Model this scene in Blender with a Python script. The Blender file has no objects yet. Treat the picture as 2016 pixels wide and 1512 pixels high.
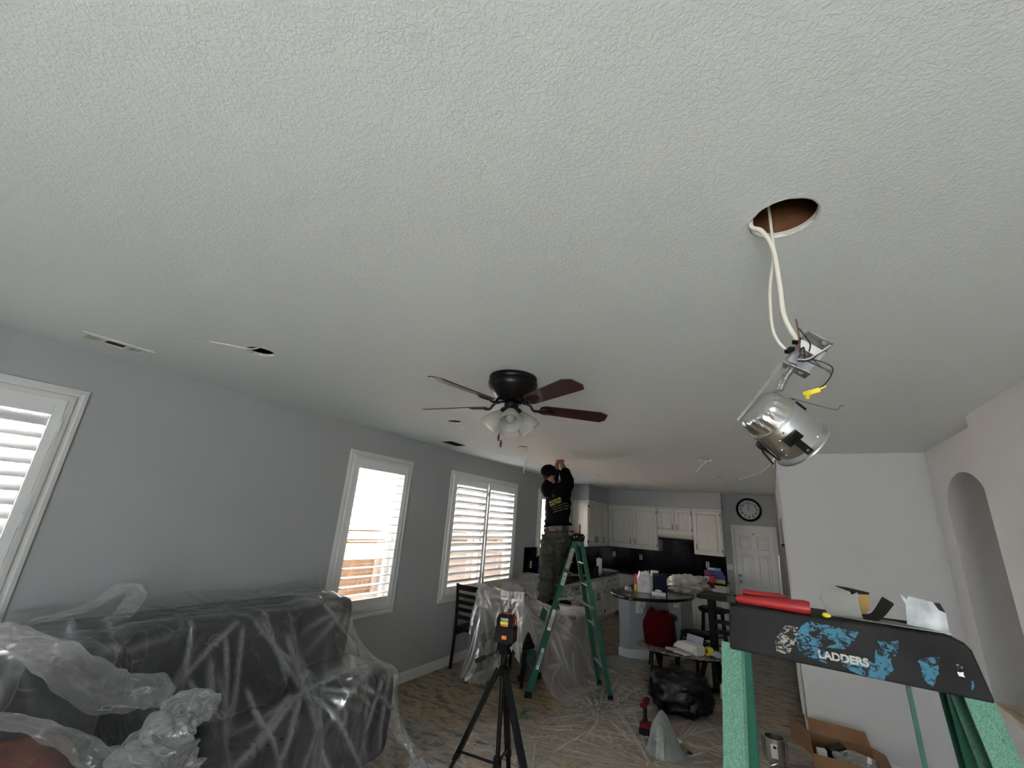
import bpy, bmesh, math, random
import numpy as np
from mathutils import Vector, Matrix, Euler
random.seed(7); RNG = np.random.default_rng(11)
S = bpy.context.scene
COL = S.collection
PI = math.pi
H = 2.74            # ceiling height
XL = -3.827         # left wall plane
YF = 10.99          # far kitchen wall

# ------------------------------------------------------------------ camera
cam_d = bpy.data.cameras.new('camera'); cam = bpy.data.objects.new('camera', cam_d); COL.objects.link(cam)
def cam_matrix(roll, pitch, yaw):
    cy, sy, cp, sp, cr, sr = math.cos(yaw), math.sin(yaw), math.cos(pitch), math.sin(pitch), math.cos(roll), math.sin(roll)
    f = Vector((sy*cp, cy*cp, sp)); r = Vector((cy, -sy, 0)); u = r.cross(f)
    r2 = r*cr + u*sr; u2 = -r*sr + u*cr
    return Matrix(((r2.x, u2.x, -f.x), (r2.y, u2.y, -f.y), (r2.z, u2.z, -f.z))).to_4x4()
cam.matrix_world = Matrix.Translation((0, 0, 1.852)) @ cam_matrix(0.0722825, 0.3109397, -0.5503441)
cam_d.sensor_width = 36; cam_d.lens = 832.289/2016*36; cam_d.clip_start = 0.05; cam_d.clip_end = 200
S.camera = cam
# ------------------------------------------------------------------ light
S.view_settings.view_transform = 'Standard'; S.view_settings.look = 'None'; S.view_settings.gamma = 1
S.view_settings.use_curve_mapping = False
S.view_settings.exposure = 1.34
W = bpy.data.worlds.new('sky'); S.world = W; W.use_nodes = True
bg = W.node_tree.nodes['Background']; bg.inputs[0].default_value = (0.86, 0.93, 1.0, 1); bg.inputs[1].default_value = 4.0
sun_d = bpy.data.lights.new('sun', 'SUN'); sun_d.energy = 95; sun_d.angle = 0.01; sun_d.color = (1, .97, .92)
sun = bpy.data.objects.new('sun', sun_d); COL.objects.link(sun); sun.rotation_euler = (0, math.radians(32), 0)
def portal(loc, rot, sx, sy):
    d = bpy.data.lights.new('window_daylight', 'AREA'); d.shape = 'RECTANGLE'; d.size = sx; d.size_y = sy
    d.cycles.is_portal = True
    o = bpy.data.objects.new('window_daylight', d); COL.objects.link(o); o.location = loc; o.rotation_euler = rot
for y0, y1 in ((-0.75, .80), (3.11, 3.91), (4.86, 6.59), (7.57, 8.95)):
    portal((XL-.16, (y0+y1)/2, 1.61), (0, -PI/2, 0), 1.55, y1-y0)
portal((.45, -3.1, 1.15), (PI/2, 0, 0), 1.4, 2.2)

# ------------------------------------------------------------------ materials
MT = {}
def nodes(name):
    m = bpy.data.materials.new(name); m.use_nodes = True; nt = m.node_tree; nt.nodes.clear()
    out = nt.nodes.new('ShaderNodeOutputMaterial'); MT[name] = m
    return m, nt, out
def N(nt, t, **kw):
    n = nt.nodes.new(t)
    for k, v in kw.items():
        if k.startswith('i_'): n.inputs[k[2:].replace('_', ' ')].default_value = v
        else: setattr(n, k, v)
    return n
def rgba(c): return (c[0], c[1], c[2], 1)
def tex_coord(nt, scale=(1, 1, 1), kind='Object'):
    tc = N(nt, 'ShaderNodeTexCoord'); mp = N(nt, 'ShaderNodeMapping'); mp.inputs['Scale'].default_value = scale
    nt.links.new(tc.outputs[kind], mp.inputs[0]); return mp.outputs[0]
def mat(name, col, rough=.5, metal=0, col2=None, nscale=8, stretch=(1, 1, 1), bump=0, bscale=30, bdist=.002, spec=.5, coat=0, detail=4, ramp=(.35, .65), dist=0):
    m, nt, out = nodes(name)
    b = N(nt, 'ShaderNodeBsdfPrincipled'); nt.links.new(b.outputs[0], out.inputs[0])
    b.inputs['Base Color'].default_value = rgba(col); b.inputs['Roughness'].default_value = rough
    b.inputs['Metallic'].default_value = metal; b.inputs['Specular IOR Level'].default_value = spec
    b.inputs['Coat Weight'].default_value = coat
    v = tex_coord(nt, stretch)
    if col2 is not None:
        n = N(nt, 'ShaderNodeTexNoise'); n.inputs['Scale'].default_value = nscale; n.inputs['Detail'].default_value = detail
        n.inputs['Distortion'].default_value = dist
        nt.links.new(v, n.inputs['Vector'])
        r = N(nt, 'ShaderNodeValToRGB'); r.color_ramp.elements[0].position = ramp[0]; r.color_ramp.elements[1].position = ramp[1]
        r.color_ramp.elements[0].color = rgba(col); r.color_ramp.elements[1].color = rgba(col2)
        nt.links.new(n.outputs[0], r.inputs[0]); nt.links.new(r.outputs[0], b.inputs['Base Color'])
    if bump:
        n = N(nt, 'ShaderNodeTexNoise'); n.inputs['Scale'].default_value = bscale; n.inputs['Detail'].default_value = 3
        nt.links.new(v, n.inputs['Vector'])
        bp = N(nt, 'ShaderNodeBump'); bp.inputs['Strength'].default_value = bump; bp.inputs['Distance'].default_value = bdist
        nt.links.new(n.outputs[0], bp.inputs['Height']); nt.links.new(bp.outputs[0], b.inputs['Normal'])
    return m
mat('white_paint', (.72, .73, .72), .35, bump=.05)
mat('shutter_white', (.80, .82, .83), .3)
mat('louver_shaded', (.46, .47, .48), .4)  # shutter white darkened: blade shading lost in the glare is put into the colour
mat('cabinet_white', (.70, .69, .65), .4, col2=(.65, .64, .60), nscale=3, stretch=(8, 8, 1))
mat('cabinet_inner', (.2, .19, .17), .6)
mat('black_metal', (.004, .004, .0045), .4, spec=.3)
mat('black_gloss', (.004, .004, .005), .25, spec=.35)
mat('black_plastic', (.004, .004, .0045), .5, bump=.1, bscale=200, spec=.18)
mat('black_rubber', (.006, .006, .006), .7, spec=.3)
mat('steel', (.55, .56, .57), .28, 1, col2=(.45, .46, .47), nscale=40, stretch=(1, 1, 30))
mat('fridge_steel', (.16, .155, .15), .35, .9)
mat('chrome', (.8, .8, .8), .12, 1)
mat('aluminium', (.66, .67, .68), .28, 1, bump=.25, bscale=60, bdist=.001)
mat('aluminium_step', (.62, .62, .63), .35, 1, bump=.2, bscale=90)
mat('galvanized', (.22, .24, .26), .42, .9, col2=(.55, .57, .58), nscale=35, ramp=(.3, .7), stretch=(1, 1, .6), bump=.1, bscale=60)
mat('galvanized_dull', (.26, .26, .24), .45, .6, col2=(.20, .20, .19), nscale=12)
mat('bronze', (.006, .005, .005), .35, .3, spec=.35)
mat('granite', (.006, .006, .007), .2, col2=(.035, .035, .038), nscale=90, ramp=(.45, .75), spec=.4)
mat('backsplash', (.003, .0035, .0045), .13, col2=(.02, .022, .026), nscale=60, ramp=(.45, .8), spec=.28)
mat('hood', (.55, .53, .48), .4)
mat('island_grey', (.38, .41, .44), .6)
mat('fence', (.30, .17, .09), .8, col2=(.25, .14, .07), nscale=5, stretch=(1, 1, .15), bump=.2)
mat('stucco', (.50, .475, .47), .9, bump=.5, bscale=80, bdist=.01)
mat('concrete', (.30, .30, .295), .9, col2=(.25, .25, .245), nscale=2)
mat('attic_wood', (.22, .10, .04), .7, col2=(.08, .035, .015), nscale=6, stretch=(1, 6, 1), dist=1.0)
mat('attic_dark', (.02, .015, .01), .9)
mat('gypsum', (.55, .53, .48), .9, bump=.6, bscale=120)
mat('sofa', (.014, .014, .0155), .7, col2=(.022, .022, .025), nscale=5, bump=.3, bscale=8, bdist=.02)
mat('rust_fabric', (.22, .06, .03), .8, col2=(.09, .025, .02), nscale=5)
mat('chair_wood', (.012, .006, .005), .4, spec=.3)
mat('table_wood', (.13, .05, .035), .35, col2=(.08, .03, .02), nscale=4, stretch=(1, 10, 1))
mat('shirt', (.0018, .0018, .002), .9, spec=.1, bump=.5, bscale=14, bdist=.02)
mat('trousers', (.060, .061, .047), .9, spec=.1, col2=(.042, .043, .033), nscale=6, bump=.5, bscale=12, bdist=.02)
mat('skin', (.30, .135, .09), .55, col2=(.25, .10, .07), nscale=10)
mat('hair', (.02, .012, .008), .7)
mat('leather', (.09, .022, .012), .4)
mat('cap_cloth', (.003, .003, .0034), .9, spec=.15)
mat('shoe_black', (.003, .003, .0034), .7, spec=.2)
mat('sole_white', (.30, .30, .29), .6)
mat('white_cable', (.72, .69, .62), .4)
mat('cable_black', (.012, .012, .012), .4)
mat('cable_white', (.6, .6, .58), .4)
mat('cable_copper', (.14, .055, .035), .4, .5)
mat('cable_green', (.02, .05, .04), .5)
mat('yellow_plastic', (.80, .66, .04), .4)
mat('red_rubber', (.33, .014, .018), .5, bump=.15, bscale=30)
mat('red_dark', (.12, .006, .009), .5, spec=.2)
mat('red_fabric', (.045, .0015, .003), .9, spec=.05, bump=.4, bscale=10, bdist=.02)
mat('orange_plastic', (.9, .22, .03), .4)
mat('screwdriver_red', (.22, .035, .015), .35)
mat('cap_rubber', (.017, .0175, .0175), .65, spec=.15, col2=(.009, .009, .010), nscale=14, bump=.3, bscale=50)
mat('cardboard', (.28, .155, .075), .85, col2=(.24, .13, .06), nscale=6)
mat('cardboard_kraft', (.30, .19, .06), .8)
mat('paper', (.62, .62, .62), .8)
mat('paper_blue', (.36, .40, .48), .7)
mat('box_white', (.68, .68, .66), .6)
mat('ink', (.03, .03, .04), .7)
mat('navy', (.010, .013, .035), .7, spec=.1, col2=(.05, .03, .03), nscale=35, ramp=(.62, .7))
mat('blue_print', (.03, .07, .35), .4); mat('red_print', (.5, .03, .03), .4); mat('cyan_print', (.10, .35, .60), .4)
mat('yellow_print', (.65, .52, .06), .5); mat('green_jar', (.05, .16, .02), .3); mat('purple_print', (.12, .02, .1), .4)
mat('trash_bag', (.003, .003, .004), .38, spec=.35, bump=.8, bscale=9, bdist=.03)
mat('black_vinyl', (.005, .0045, .0045), .4, spec=.3)
mat('clock_white', (.66, .67, .66), .5)
mat('marble_black', (.02, .018, .018), .25)
mat('glass_table', (.10, .09, .075), .25, col2=(.28, .26, .22), nscale=12, ramp=(.4, .62), dist=2)
mat('velcro', (.010, .009, .008), .95)
mat('shirt_yellow', (.55, .55, .10), .8); mat('shirt_brown', (.20, .17, .08), .8); mat('print_grey', (.35, .35, .34), .8)
mat('label_grey', (.45, .45, .44), .6, col2=(.16, .16, .16), nscale=120, stretch=(.4, .4, 3), ramp=(.45, .55))
mat('label_yellow', (.45, .5, .25), .6); mat('label_white', (.70, .70, .68), .5)
mat('tape_green', (.02, .14, .09), .6)
mat('paper_roll', (.78, .77, .74), .9)
mat('dark_grey', (.016, .016, .018), .6, spec=.2)
mat('beltband', (.02, .02, .03), .8, col2=(.25, .25, .27), nscale=90, ramp=(.48, .55))
mat('granite_tan', (.60, .50, .36), .3, col2=(.25, .19, .14), nscale=9, stretch=(1, .25, 1), ramp=(.55, .7))
mat('bulb_glass', (.35, .35, .32), .3)
mat('blue_text', (.06, .2, .7), .4)
mat('bosch_red', (.6, .02, .03), .4)

# painted walls: light grey with a fine orange-peel
def wall_mat(name, c, bump, sc, dist):
    m, nt, out = nodes(name)
    b = N(nt, 'ShaderNodeBsdfPrincipled'); nt.links.new(b.outputs[0], out.inputs[0])
    b.inputs['Base Color'].default_value = rgba(c); b.inputs['Roughness'].default_value = .65; b.inputs['Specular IOR Level'].default_value = .3
    v = tex_coord(nt)
    n1 = N(nt, 'ShaderNodeTexNoise'); n1.inputs['Scale'].default_value = sc; n1.inputs['Detail'].default_value = 2; n1.inputs['Distortion'].default_value = dist
    r = N(nt, 'ShaderNodeValToRGB'); r.color_ramp.elements[0].position = .42; r.color_ramp.elements[1].position = .60
    nt.links.new(v, n1.inputs['Vector']); nt.links.new(n1.outputs[0], r.inputs[0])
    bp = N(nt, 'ShaderNodeBump'); bp.inputs['Strength'].default_value = bump; bp.inputs['Distance'].default_value = .003
    nt.links.new(r.outputs[0], bp.inputs['Height']); nt.links.new(bp.outputs[0], b.inputs['Normal'])
    return m
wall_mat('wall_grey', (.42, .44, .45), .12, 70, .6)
wall_mat('wall_light', (.64, .655, .67), .12, 70, .6)
wall_mat('ceiling', (.715, .768, .775), .24, 90, .8)

# floor: tan stone-look planks with dark drifting streaks
def floor_mat():
    m, nt, out = nodes('floor')
    b = N(nt, 'ShaderNodeBsdfPrincipled'); nt.links.new(b.outputs[0], out.inputs[0])
    b.inputs['Roughness'].default_value = .32; b.inputs['Specular IOR Level'].default_value = .45
    v = tex_coord(nt, (1, 1, 1))
    mp = N(nt, 'ShaderNodeMapping'); mp.inputs['Rotation'].default_value = (0, 0, math.radians(-27)); mp.inputs['Scale'].default_value = (2.6, 7.5, 1)
    nt.links.new(v, mp.inputs[0])
    n1 = N(nt, 'ShaderNodeTexNoise'); n1.inputs['Scale'].default_value = 2.2; n1.inputs['Detail'].default_value = 7; n1.inputs['Roughness'].default_value = .62; n1.inputs['Distortion'].default_value = .9
    nt.links.new(mp.outputs[0], n1.inputs['Vector'])
    r1 = N(nt, 'ShaderNodeValToRGB'); e = r1.color_ramp.elements
    e[0].position = .36; e[0].color = (.06, .065, .06, 1); e[1].position = .48; e[1].color = (.37, .28, .18, 1)
    x = r1.color_ramp.elements.new(.42); x.color = (.17, .15, .12, 1)
    x = r1.color_ramp.elements.new(.62); x.color = (.48, .37, .25, 1)
    nt.links.new(n1.outputs[0], r1.inputs[0])
    n2 = N(nt, 'ShaderNodeTexNoise'); n2.inputs['Scale'].default_value = 1.3; n2.inputs['Detail'].default_value = 5
    nt.links.new(v, n2.inputs['Vector'])
    mx = N(nt, 'ShaderNodeMixRGB'); mx.blend_type = 'MULTIPLY'; mx.inputs[0].default_value = .45
    r2 = N(nt, 'ShaderNodeValToRGB'); r2.color_ramp.elements[0].position = .35; r2.color_ramp.elements[0].color = (.6, .62, .6, 1); r2.color_ramp.elements[1].position = .6
    nt.links.new(n2.outputs[0], r2.inputs[0]); nt.links.new(r1.outputs[0], mx.inputs[1]); nt.links.new(r2.outputs[0], mx.inputs[2])
    nt.links.new(mx.outputs[0], b.inputs['Base Color'])
floor_mat()

# fibreglass rail: green with pale random fibres
def fibre(name, c1, c2, sc, lo, hi):
    m, nt, out = nodes(name)
    b = N(nt, 'ShaderNodeBsdfPrincipled'); nt.links.new(b.outputs[0], out.inputs[0]); b.inputs['Roughness'].default_value = .5
    v = tex_coord(nt, (1, 1, .7))
    n = N(nt, 'ShaderNodeTexNoise'); n.inputs['Scale'].default_value = sc; n.inputs['Detail'].default_value = 3; n.inputs['Distortion'].default_value = 2.2
    nt.links.new(v, n.inputs['Vector'])
    r = N(nt, 'ShaderNodeValToRGB'); r.color_ramp.elements[0].position = lo; r.color_ramp.elements[1].position = hi
    r.color_ramp.elements[0].color = rgba(c1); r.color_ramp.elements[1].color = rgba(c2)
    nt.links.new(n.outputs[0], r.inputs[0]); nt.links.new(r.outputs[0], b.inputs['Base Color'])
    bp = N(nt, 'ShaderNodeBump'); bp.inputs['Strength'].default_value = .3; bp.inputs['Distance'].default_value = .001
    nt.links.new(n.outputs[0], bp.inputs['Height']); nt.links.new(bp.outputs[0], b.inputs['Normal'])
fibre('fibreglass_near', (.018, .115, .07), (.12, .29, .205), 420, .36, .66)
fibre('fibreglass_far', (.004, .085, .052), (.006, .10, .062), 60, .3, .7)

# film plastic
def film(name, base, wr, col=(.75, .78, .80), rough=.22, sc=3.0, gloss=.35, stretch=(1, 1, 1), bumpd=.03, fold=.5):
    m, nt, out = nodes(name)
    tr = N(nt, 'ShaderNodeBsdfTransparent'); di = N(nt, 'ShaderNodeBsdfDiffuse'); tl = N(nt, 'ShaderNodeBsdfTranslucent'); gl = N(nt, 'ShaderNodeBsdfGlossy')
    di.inputs[0].default_value = rgba(col); tl.inputs[0].default_value = rgba(col); gl.inputs['Roughness'].default_value = rough
    gl.inputs[0].default_value = (.9, .92, .95, 1)
    v = tex_coord(nt, stretch)
    nw = N(nt, 'ShaderNodeTexNoise'); nw.inputs['Scale'].default_value = sc*.7; nw.inputs['Detail'].default_value = 2; nt.links.new(v, nw.inputs['Vector'])
    va = N(nt, 'ShaderNodeMixRGB'); va.blend_type = 'ADD'; va.inputs[0].default_value = .28; nt.links.new(v, va.inputs[1]); nt.links.new(nw.outputs['Color'], va.inputs[2])
    # crumple facets and fold lines
    ve = N(nt, 'ShaderNodeTexVoronoi', feature='DISTANCE_TO_EDGE'); ve.inputs['Scale'].default_value = sc; nt.links.new(va.outputs[0], ve.inputs['Vector'])
    r1 = N(nt, 'ShaderNodeValToRGB'); r1.color_ramp.elements[0].position = .0; r1.color_ramp.elements[0].color = (1, 1, 1, 1); r1.color_ramp.elements[1].position = .035; r1.color_ramp.elements[1].color = (0, 0, 0, 1)
    nt.links.new(ve.outputs['Distance'], r1.inputs[0])
    n = N(nt, 'ShaderNodeTexNoise'); n.inputs['Scale'].default_value = sc*1.3; n.inputs['Detail'].default_value = 3; nt.links.new(v, n.inputs['Vector'])
    r2 = N(nt, 'ShaderNodeValToRGB'); r2.color_ramp.elements[0].position = .48; r2.color_ramp.elements[1].position = .66; nt.links.new(n.outputs[0], r2.inputs[0])
    mu = N(nt, 'ShaderNodeMath', operation='MULTIPLY'); nt.links.new(r1.outputs[0], mu.inputs[0]); nt.links.new(r2.outputs[0], mu.inputs[1])
    n3 = N(nt, 'ShaderNodeTexNoise'); n3.inputs['Scale'].default_value = sc*.5; n3.inputs['Detail'].default_value = 4; nt.links.new(v, n3.inputs['Vector'])
    f0 = N(nt, 'ShaderNodeMath', operation='MULTIPLY_ADD'); f0.inputs[1].default_value = base*1.6; f0.inputs[2].default_value = base*.2; nt.links.new(n3.outputs[0], f0.inputs[0])
    lw = N(nt, 'ShaderNodeLayerWeight'); lw.inputs[0].default_value = .3
    at = N(nt, 'ShaderNodeAttribute'); at.attribute_name = 'fold'
    f9 = N(nt, 'ShaderNodeMath', operation='MULTIPLY_ADD'); f9.inputs[1].default_value = fold; nt.links.new(at.outputs['Fac'], f9.inputs[0]); nt.links.new(f0.outputs[0], f9.inputs[2])
    f1 = N(nt, 'ShaderNodeMath', operation='MULTIPLY_ADD'); f1.inputs[1].default_value = wr
    nt.links.new(mu.outputs[0], f1.inputs[0]); nt.links.new(f9.outputs[0], f1.inputs[2])
    f2 = N(nt, 'ShaderNodeMath', operation='MULTIPLY_ADD'); f2.inputs[1].default_value = .38; f2.use_clamp = True
    nt.links.new(lw.outputs['Facing'], f2.inputs[0]); nt.links.new(f1.outputs[0], f2.inputs[2])
    v1 = N(nt, 'ShaderNodeTexVoronoi'); v1.inputs['Scale'].default_value = sc; nt.links.new(va.outputs[0], v1.inputs['Vector'])
    v2 = N(nt, 'ShaderNodeTexVoronoi'); v2.inputs['Scale'].default_value = sc*3.1; nt.links.new(va.outputs[0], v2.inputs['Vector'])
    hs = N(nt, 'ShaderNodeMath', operation='MULTIPLY_ADD'); hs.inputs[1].default_value = .35; nt.links.new(v2.outputs['Distance'], hs.inputs[0]); nt.links.new(v1.outputs['Distance'], hs.inputs[2])
    bp = N(nt, 'ShaderNodeBump'); bp.inputs['Strength'].default_value = .7; bp.inputs['Distance'].default_value = bumpd
    nt.links.new(hs.outputs[0], bp.inputs['Height'])
    for s in (di, gl): nt.links.new(bp.outputs[0], s.inputs['Normal'])
    m1 = N(nt, 'ShaderNodeMixShader'); m1.inputs[0].default_value = .4; nt.links.new(di.outputs[0], m1.inputs[1]); nt.links.new(tl.outputs[0], m1.inputs[2])
    m2 = N(nt, 'ShaderNodeMixShader'); m2.inputs[0].default_value = gloss; nt.links.new(m1.outputs[0], m2.inputs[1]); nt.links.new(gl.outputs[0], m2.inputs[2])
    m3 = N(nt, 'ShaderNodeMixShader'); nt.links.new(f2.outputs[0], m3.inputs[0]); nt.links.new(tr.outputs[0], m3.inputs[1]); nt.links.new(m2.outputs[0], m3.inputs[2])
    nt.links.new(m3.outputs[0], out.inputs[0])
film('film_sofa', .06, .22, sc=5.0, gloss=.5, stretch=(1, 1, .5), rough=.15, bumpd=.04, fold=.48)
film('film_floor', .15, .14, sc=3.0, col=(.7, .7, .68), bumpd=.006, fold=.38, gloss=.25, rough=.3)
film('film_table', .50, .25, sc=4, col=(.60, .585, .565), stretch=(1, 1, .4), gloss=.25)
film('film_bundle', .34, .30, sc=9)
film('film_bag', .55, .3, sc=12, col=(.75, .75, .78))
film('film_greybag', .85, .1, sc=6, col=(.27, .32, .30), rough=.4, gloss=.12)
film('film_whitebag', .85, .1, sc=8, col=(.62, .58, .52), gloss=.15)
def glassy(name, col, fac, rough=.03):
    m, nt, out = nodes(name)
    tr = N(nt, 'ShaderNodeBsdfTransparent'); tr.inputs[0].default_value = rgba(col); gl = N(nt, 'ShaderNodeBsdfGlossy'); gl.inputs['Roughness'].default_value = rough
    lw = N(nt, 'ShaderNodeFresnel'); lw.inputs[0].default_value = 1.45
    mu = N(nt, 'ShaderNodeMath', operation='MULTIPLY'); mu.inputs[1].default_value = fac; nt.links.new(lw.outputs[0], mu.inputs[0])
    m3 = N(nt, 'ShaderNodeMixShader'); nt.links.new(mu.outputs[0], m3.inputs[0]); nt.links.new(tr.outputs[0], m3.inputs[1]); nt.links.new(gl.outputs[0], m3.inputs[2])
    nt.links.new(m3.outputs[0], out.inputs[0])
glassy('pane', (.97, .98, .98), .6)
glassy('blue_jug', (.30, .42, .75), 1.5)
def frosted():
    m, nt, out = nodes('frosted_glass')
    di = N(nt, 'ShaderNodeBsdfDiffuse'); tl = N(nt, 'ShaderNodeBsdfTranslucent'); gl = N(nt, 'ShaderNodeBsdfGlossy'); tr = N(nt, 'ShaderNodeBsdfTransparent')
    di.inputs[0].default_value = (.72, .74, .70, 1); tl.inputs[0].default_value = (.72, .75, .70, 1); gl.inputs['Roughness'].default_value = .25
    a = N(nt, 'ShaderNodeMixShader'); a.inputs[0].default_value = .6; nt.links.new(di.outputs[0], a.inputs[1]); nt.links.new(tl.outputs[0], a.inputs[2])
    b = N(nt, 'ShaderNodeMixShader'); b.inputs[0].default_value = .12; nt.links.new(a.outputs[0], b.inputs[1]); nt.links.new(gl.outputs[0], b.inputs[2])
    c = N(nt, 'ShaderNodeMixShader'); c.inputs[0].default_value = .30; nt.links.new(b.outputs[0], c.inputs[1]); nt.links.new(tr.outputs[0], c.inputs[2])
    nt.links.new(c.outputs[0], out.inputs[0])
frosted()
def blade_mat():
    mat('blade', (.055, .018, .014), .3, col2=(.030, .010, .009), nscale=5, stretch=(.6, 12, 1), coat=.3)
    mat('blade_under', (.060, .020, .016), .28, col2=(.035, .012, .010), nscale=5, stretch=(.6, 12, 1), coat=.4)
blade_mat()

# ------------------------------------------------------------------ mesh helpers
def V(*a): return Vector(a)
def root_loc(p):
    o = Vector((0, 0, 0))
    while p is not None: o += p.location; p = p.parent
    return o
class MB:
    def __init__(s): s.v = []; s.f = []
    def add(s, vs, fs):
        n = len(s.v); s.v += [Vector(p) for p in vs]; s.f += [tuple(i+n for i in f) for f in fs]; return s
    def box(s, x0, x1, y0, y1, z0, z1):
        return s.add([(x0,y0,z0),(x1,y0,z0),(x1,y1,z0),(x0,y1,z0),(x0,y0,z1),(x1,y0,z1),(x1,y1,z1),(x0,y1,z1)],
                     [(0,3,2,1),(4,5,6,7),(0,1,5,4),(1,2,6,5),(2,3,7,6),(3,0,4,7)])
    def obb(s, c, ax, ay, az):      # centre and half-vectors
        c, ax, ay, az = map(Vector, (c, ax, ay, az))
        q = [c+ax*i+ay*j+az*k for k in (-1, 1) for i, j in ((-1,-1),(1,-1),(1,1),(-1,1))]
        return s.add(q, [(0,3,2,1),(4,5,6,7),(0,1,5,4),(1,2,6,5),(2,3,7,6),(3,0,4,7)])
    def bar(s, a, b, w, t, side=(1, 0, 0)):  # bar a->b, width w along side, thickness t
        a, b = Vector(a), Vector(b); d = (b-a); L = d.length; d = d/L
        sd = Vector(side); sd = (sd - d*sd.dot(d)).normalized(); n = d.cross(sd)
        return s.obb((a+b)/2, sd*w/2, n*t/2, d*L/2)
    def tube(s, pts, r, seg=8, cap=True):
        pts = [Vector(p) for p in pts]; n = len(pts)
        rr = r if isinstance(r, (list, tuple)) else [r]*n
        up = None; rings = []
        for i, p in enumerate(pts):
            d = (pts[min(i+1, n-1)]-pts[max(i-1, 0)])
            d = d.normalized() if d.length > 1e-9 else Vector((0, 0, 1))
            if up is None: up = d.orthogonal().normalized()
            up = (up - d*up.dot(d)); up = up.normalized() if up.length > 1e-6 else d.orthogonal().normalized()
            w = d.cross(up)
            rings.append([p + (up*math.cos(2*PI*k/seg)+w*math.sin(2*PI*k/seg))*rr[i] for k in range(seg)])
        vs = [q for r_ in rings for q in r_]; fs = []
        for i in range(n-1):
            for k in range(seg):
                a, b = i*seg+k, i*seg+(k+1) % seg; fs.append((a, b, b+seg, a+seg))
        if cap: fs.append(tuple(range(seg-1, -1, -1))); fs.append(tuple((n-1)*seg+k for k in range(seg)))
        return s.add(vs, fs)
    def cyl(s, a, b, r, r2=None, seg=16): return s.tube([a, b], [r, r if r2 is None else r2], seg)
    def loft(s, secs, seg=16, cap=True):   # secs: (centre, ax, ay) elliptical sections
        vs = []; fs = []
        for c, ax, ay in secs:
            c, ax, ay = Vector(c), Vector(ax), Vector(ay)
            vs += [c+ax*math.cos(2*PI*k/seg)+ay*math.sin(2*PI*k/seg) for k in range(seg)]
        for i in range(len(secs)-1):
            for k in range(seg):
                a, b = i*seg+k, i*seg+(k+1) % seg; fs.append((a, b, b+seg, a+seg))
        if cap:
            fs.append(tuple(range(seg-1, -1, -1))); fs.append(tuple((len(secs)-1)*seg+k for k in range(seg)))
        return s.add(vs, fs)
    def lathe(s, prof, c=(0, 0, 0), seg=32, axis=None, cap=False):  # prof (r,z)
        M = Matrix.Translation(c)
        if axis is not None: M = M @ Vector(axis).to_track_quat('Z', 'Y').to_matrix().to_4x4()
        vs = [M @ Vector((r*math.cos(2*PI*k/seg), r*math.sin(2*PI*k/seg), z)) for r, z in prof for k in range(seg)]
        fs = [(i*seg+k, i*seg+(k+1) % seg, (i+1)*seg+(k+1) % seg, (i+1)*seg+k) for i in range(len(prof)-1) for k in range(seg)]
        if cap: fs.append(tuple(range(seg-1, -1, -1))); fs.append(tuple((len(prof)-1)*seg+k for k in range(seg)))
        return s.add(vs, fs)
    def prism(s, poly, o, u, v, n):   # 2D polygon in frame (o,u,v) extruded by vector n
        o, u, v, n = map(Vector, (o, u, v, n)); k = len(poly)
        a = [o+u*x+v*y for x, y in poly]
        return s.add(a+[p+n for p in a], [tuple(range(k-1, -1, -1)), tuple(range(k, 2*k))]+[(i, (i+1) % k, k+(i+1) % k, k+i) for i in range(k)])
    def loops(s, o, u, v, n, w, h, steps, fill=True):   # nested rect loops; steps (inset,height along n)
        o, u, v, n = map(Vector, (o, u, v, n)); vs = []; fs = []
        for ins, ht in steps:
            for x, y in ((ins, ins), (w-ins, ins), (w-ins, h-ins), (ins, h-ins)): vs.append(o+u*x+v*y+n*ht)
        for i in range(len(steps)-1):
            for k in range(4): a, b = i*4+k, i*4+(k+1) % 4; fs.append((a, b, b+4, a+4))
        if fill: b = (len(steps)-1)*4; fs.append((b, b+1, b+2, b+3))
        return s.add(vs, fs)
    def blob(s, c, r, seg=20, rings=12, noise=0, sq=1.0, sc=2.5, seed=0):  # superellipsoid, optional lumps
        from mathutils import noise as nz
        c = Vector(c); vs = []; fs = []
        pw = lambda x: math.copysign(abs(x)**sq, x)
        for i in range(rings+1):
            t = -PI/2+PI*i/rings
            for k in range(seg):
                p = 2*PI*k/seg
                d = Vector((pw(math.cos(t))*pw(math.cos(p)), pw(math.cos(t))*pw(math.sin(p)), pw(math.sin(t))))
                q = Vector((d.x*r[0], d.y*r[1], d.z*r[2]))
                if noise: q *= 1+noise*(nz.noise(d*sc+Vector((seed, seed*2, 0)))+.5*nz.noise(d*sc*2.3+Vector((seed, 0, 9))))
                vs.append(c+q)
        for i in range(rings):
            for k in range(seg): a, b = i*seg+k, i*seg+(k+1) % seg; fs.append((a, b, b+seg, a+seg))
        return s.add(vs, fs)
    def build(s, name, m, parent=None, world=True, smooth=False, bevel=0, label=None, weld=True, sub=0, bseg=2):
        me = bpy.data.meshes.new(name); off = root_loc(parent) if (parent is not None and world) else Vector((0, 0, 0))
        base = Vector((0, 0, 0))
        if parent is None:
            xs = [v.x for v in s.v]; ys = [v.y for v in s.v]; zs = [v.z for v in s.v]
            base = Vector(((min(xs)+max(xs))/2, (min(ys)+max(ys))/2, min(zs)))
        me.from_pydata([tuple(v-off-base) for v in s.v], [], s.f)
        bm = bmesh.new(); bm.from_mesh(me)
        if weld: bmesh.ops.remove_doubles(bm, verts=bm.verts, dist=1e-5)
        bmesh.ops.recalc_face_normals(bm, faces=bm.faces); bm.to_mesh(me); bm.free()
        if smooth: me.polygons.foreach_set('use_smooth', [True]*len(me.polygons))
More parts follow.
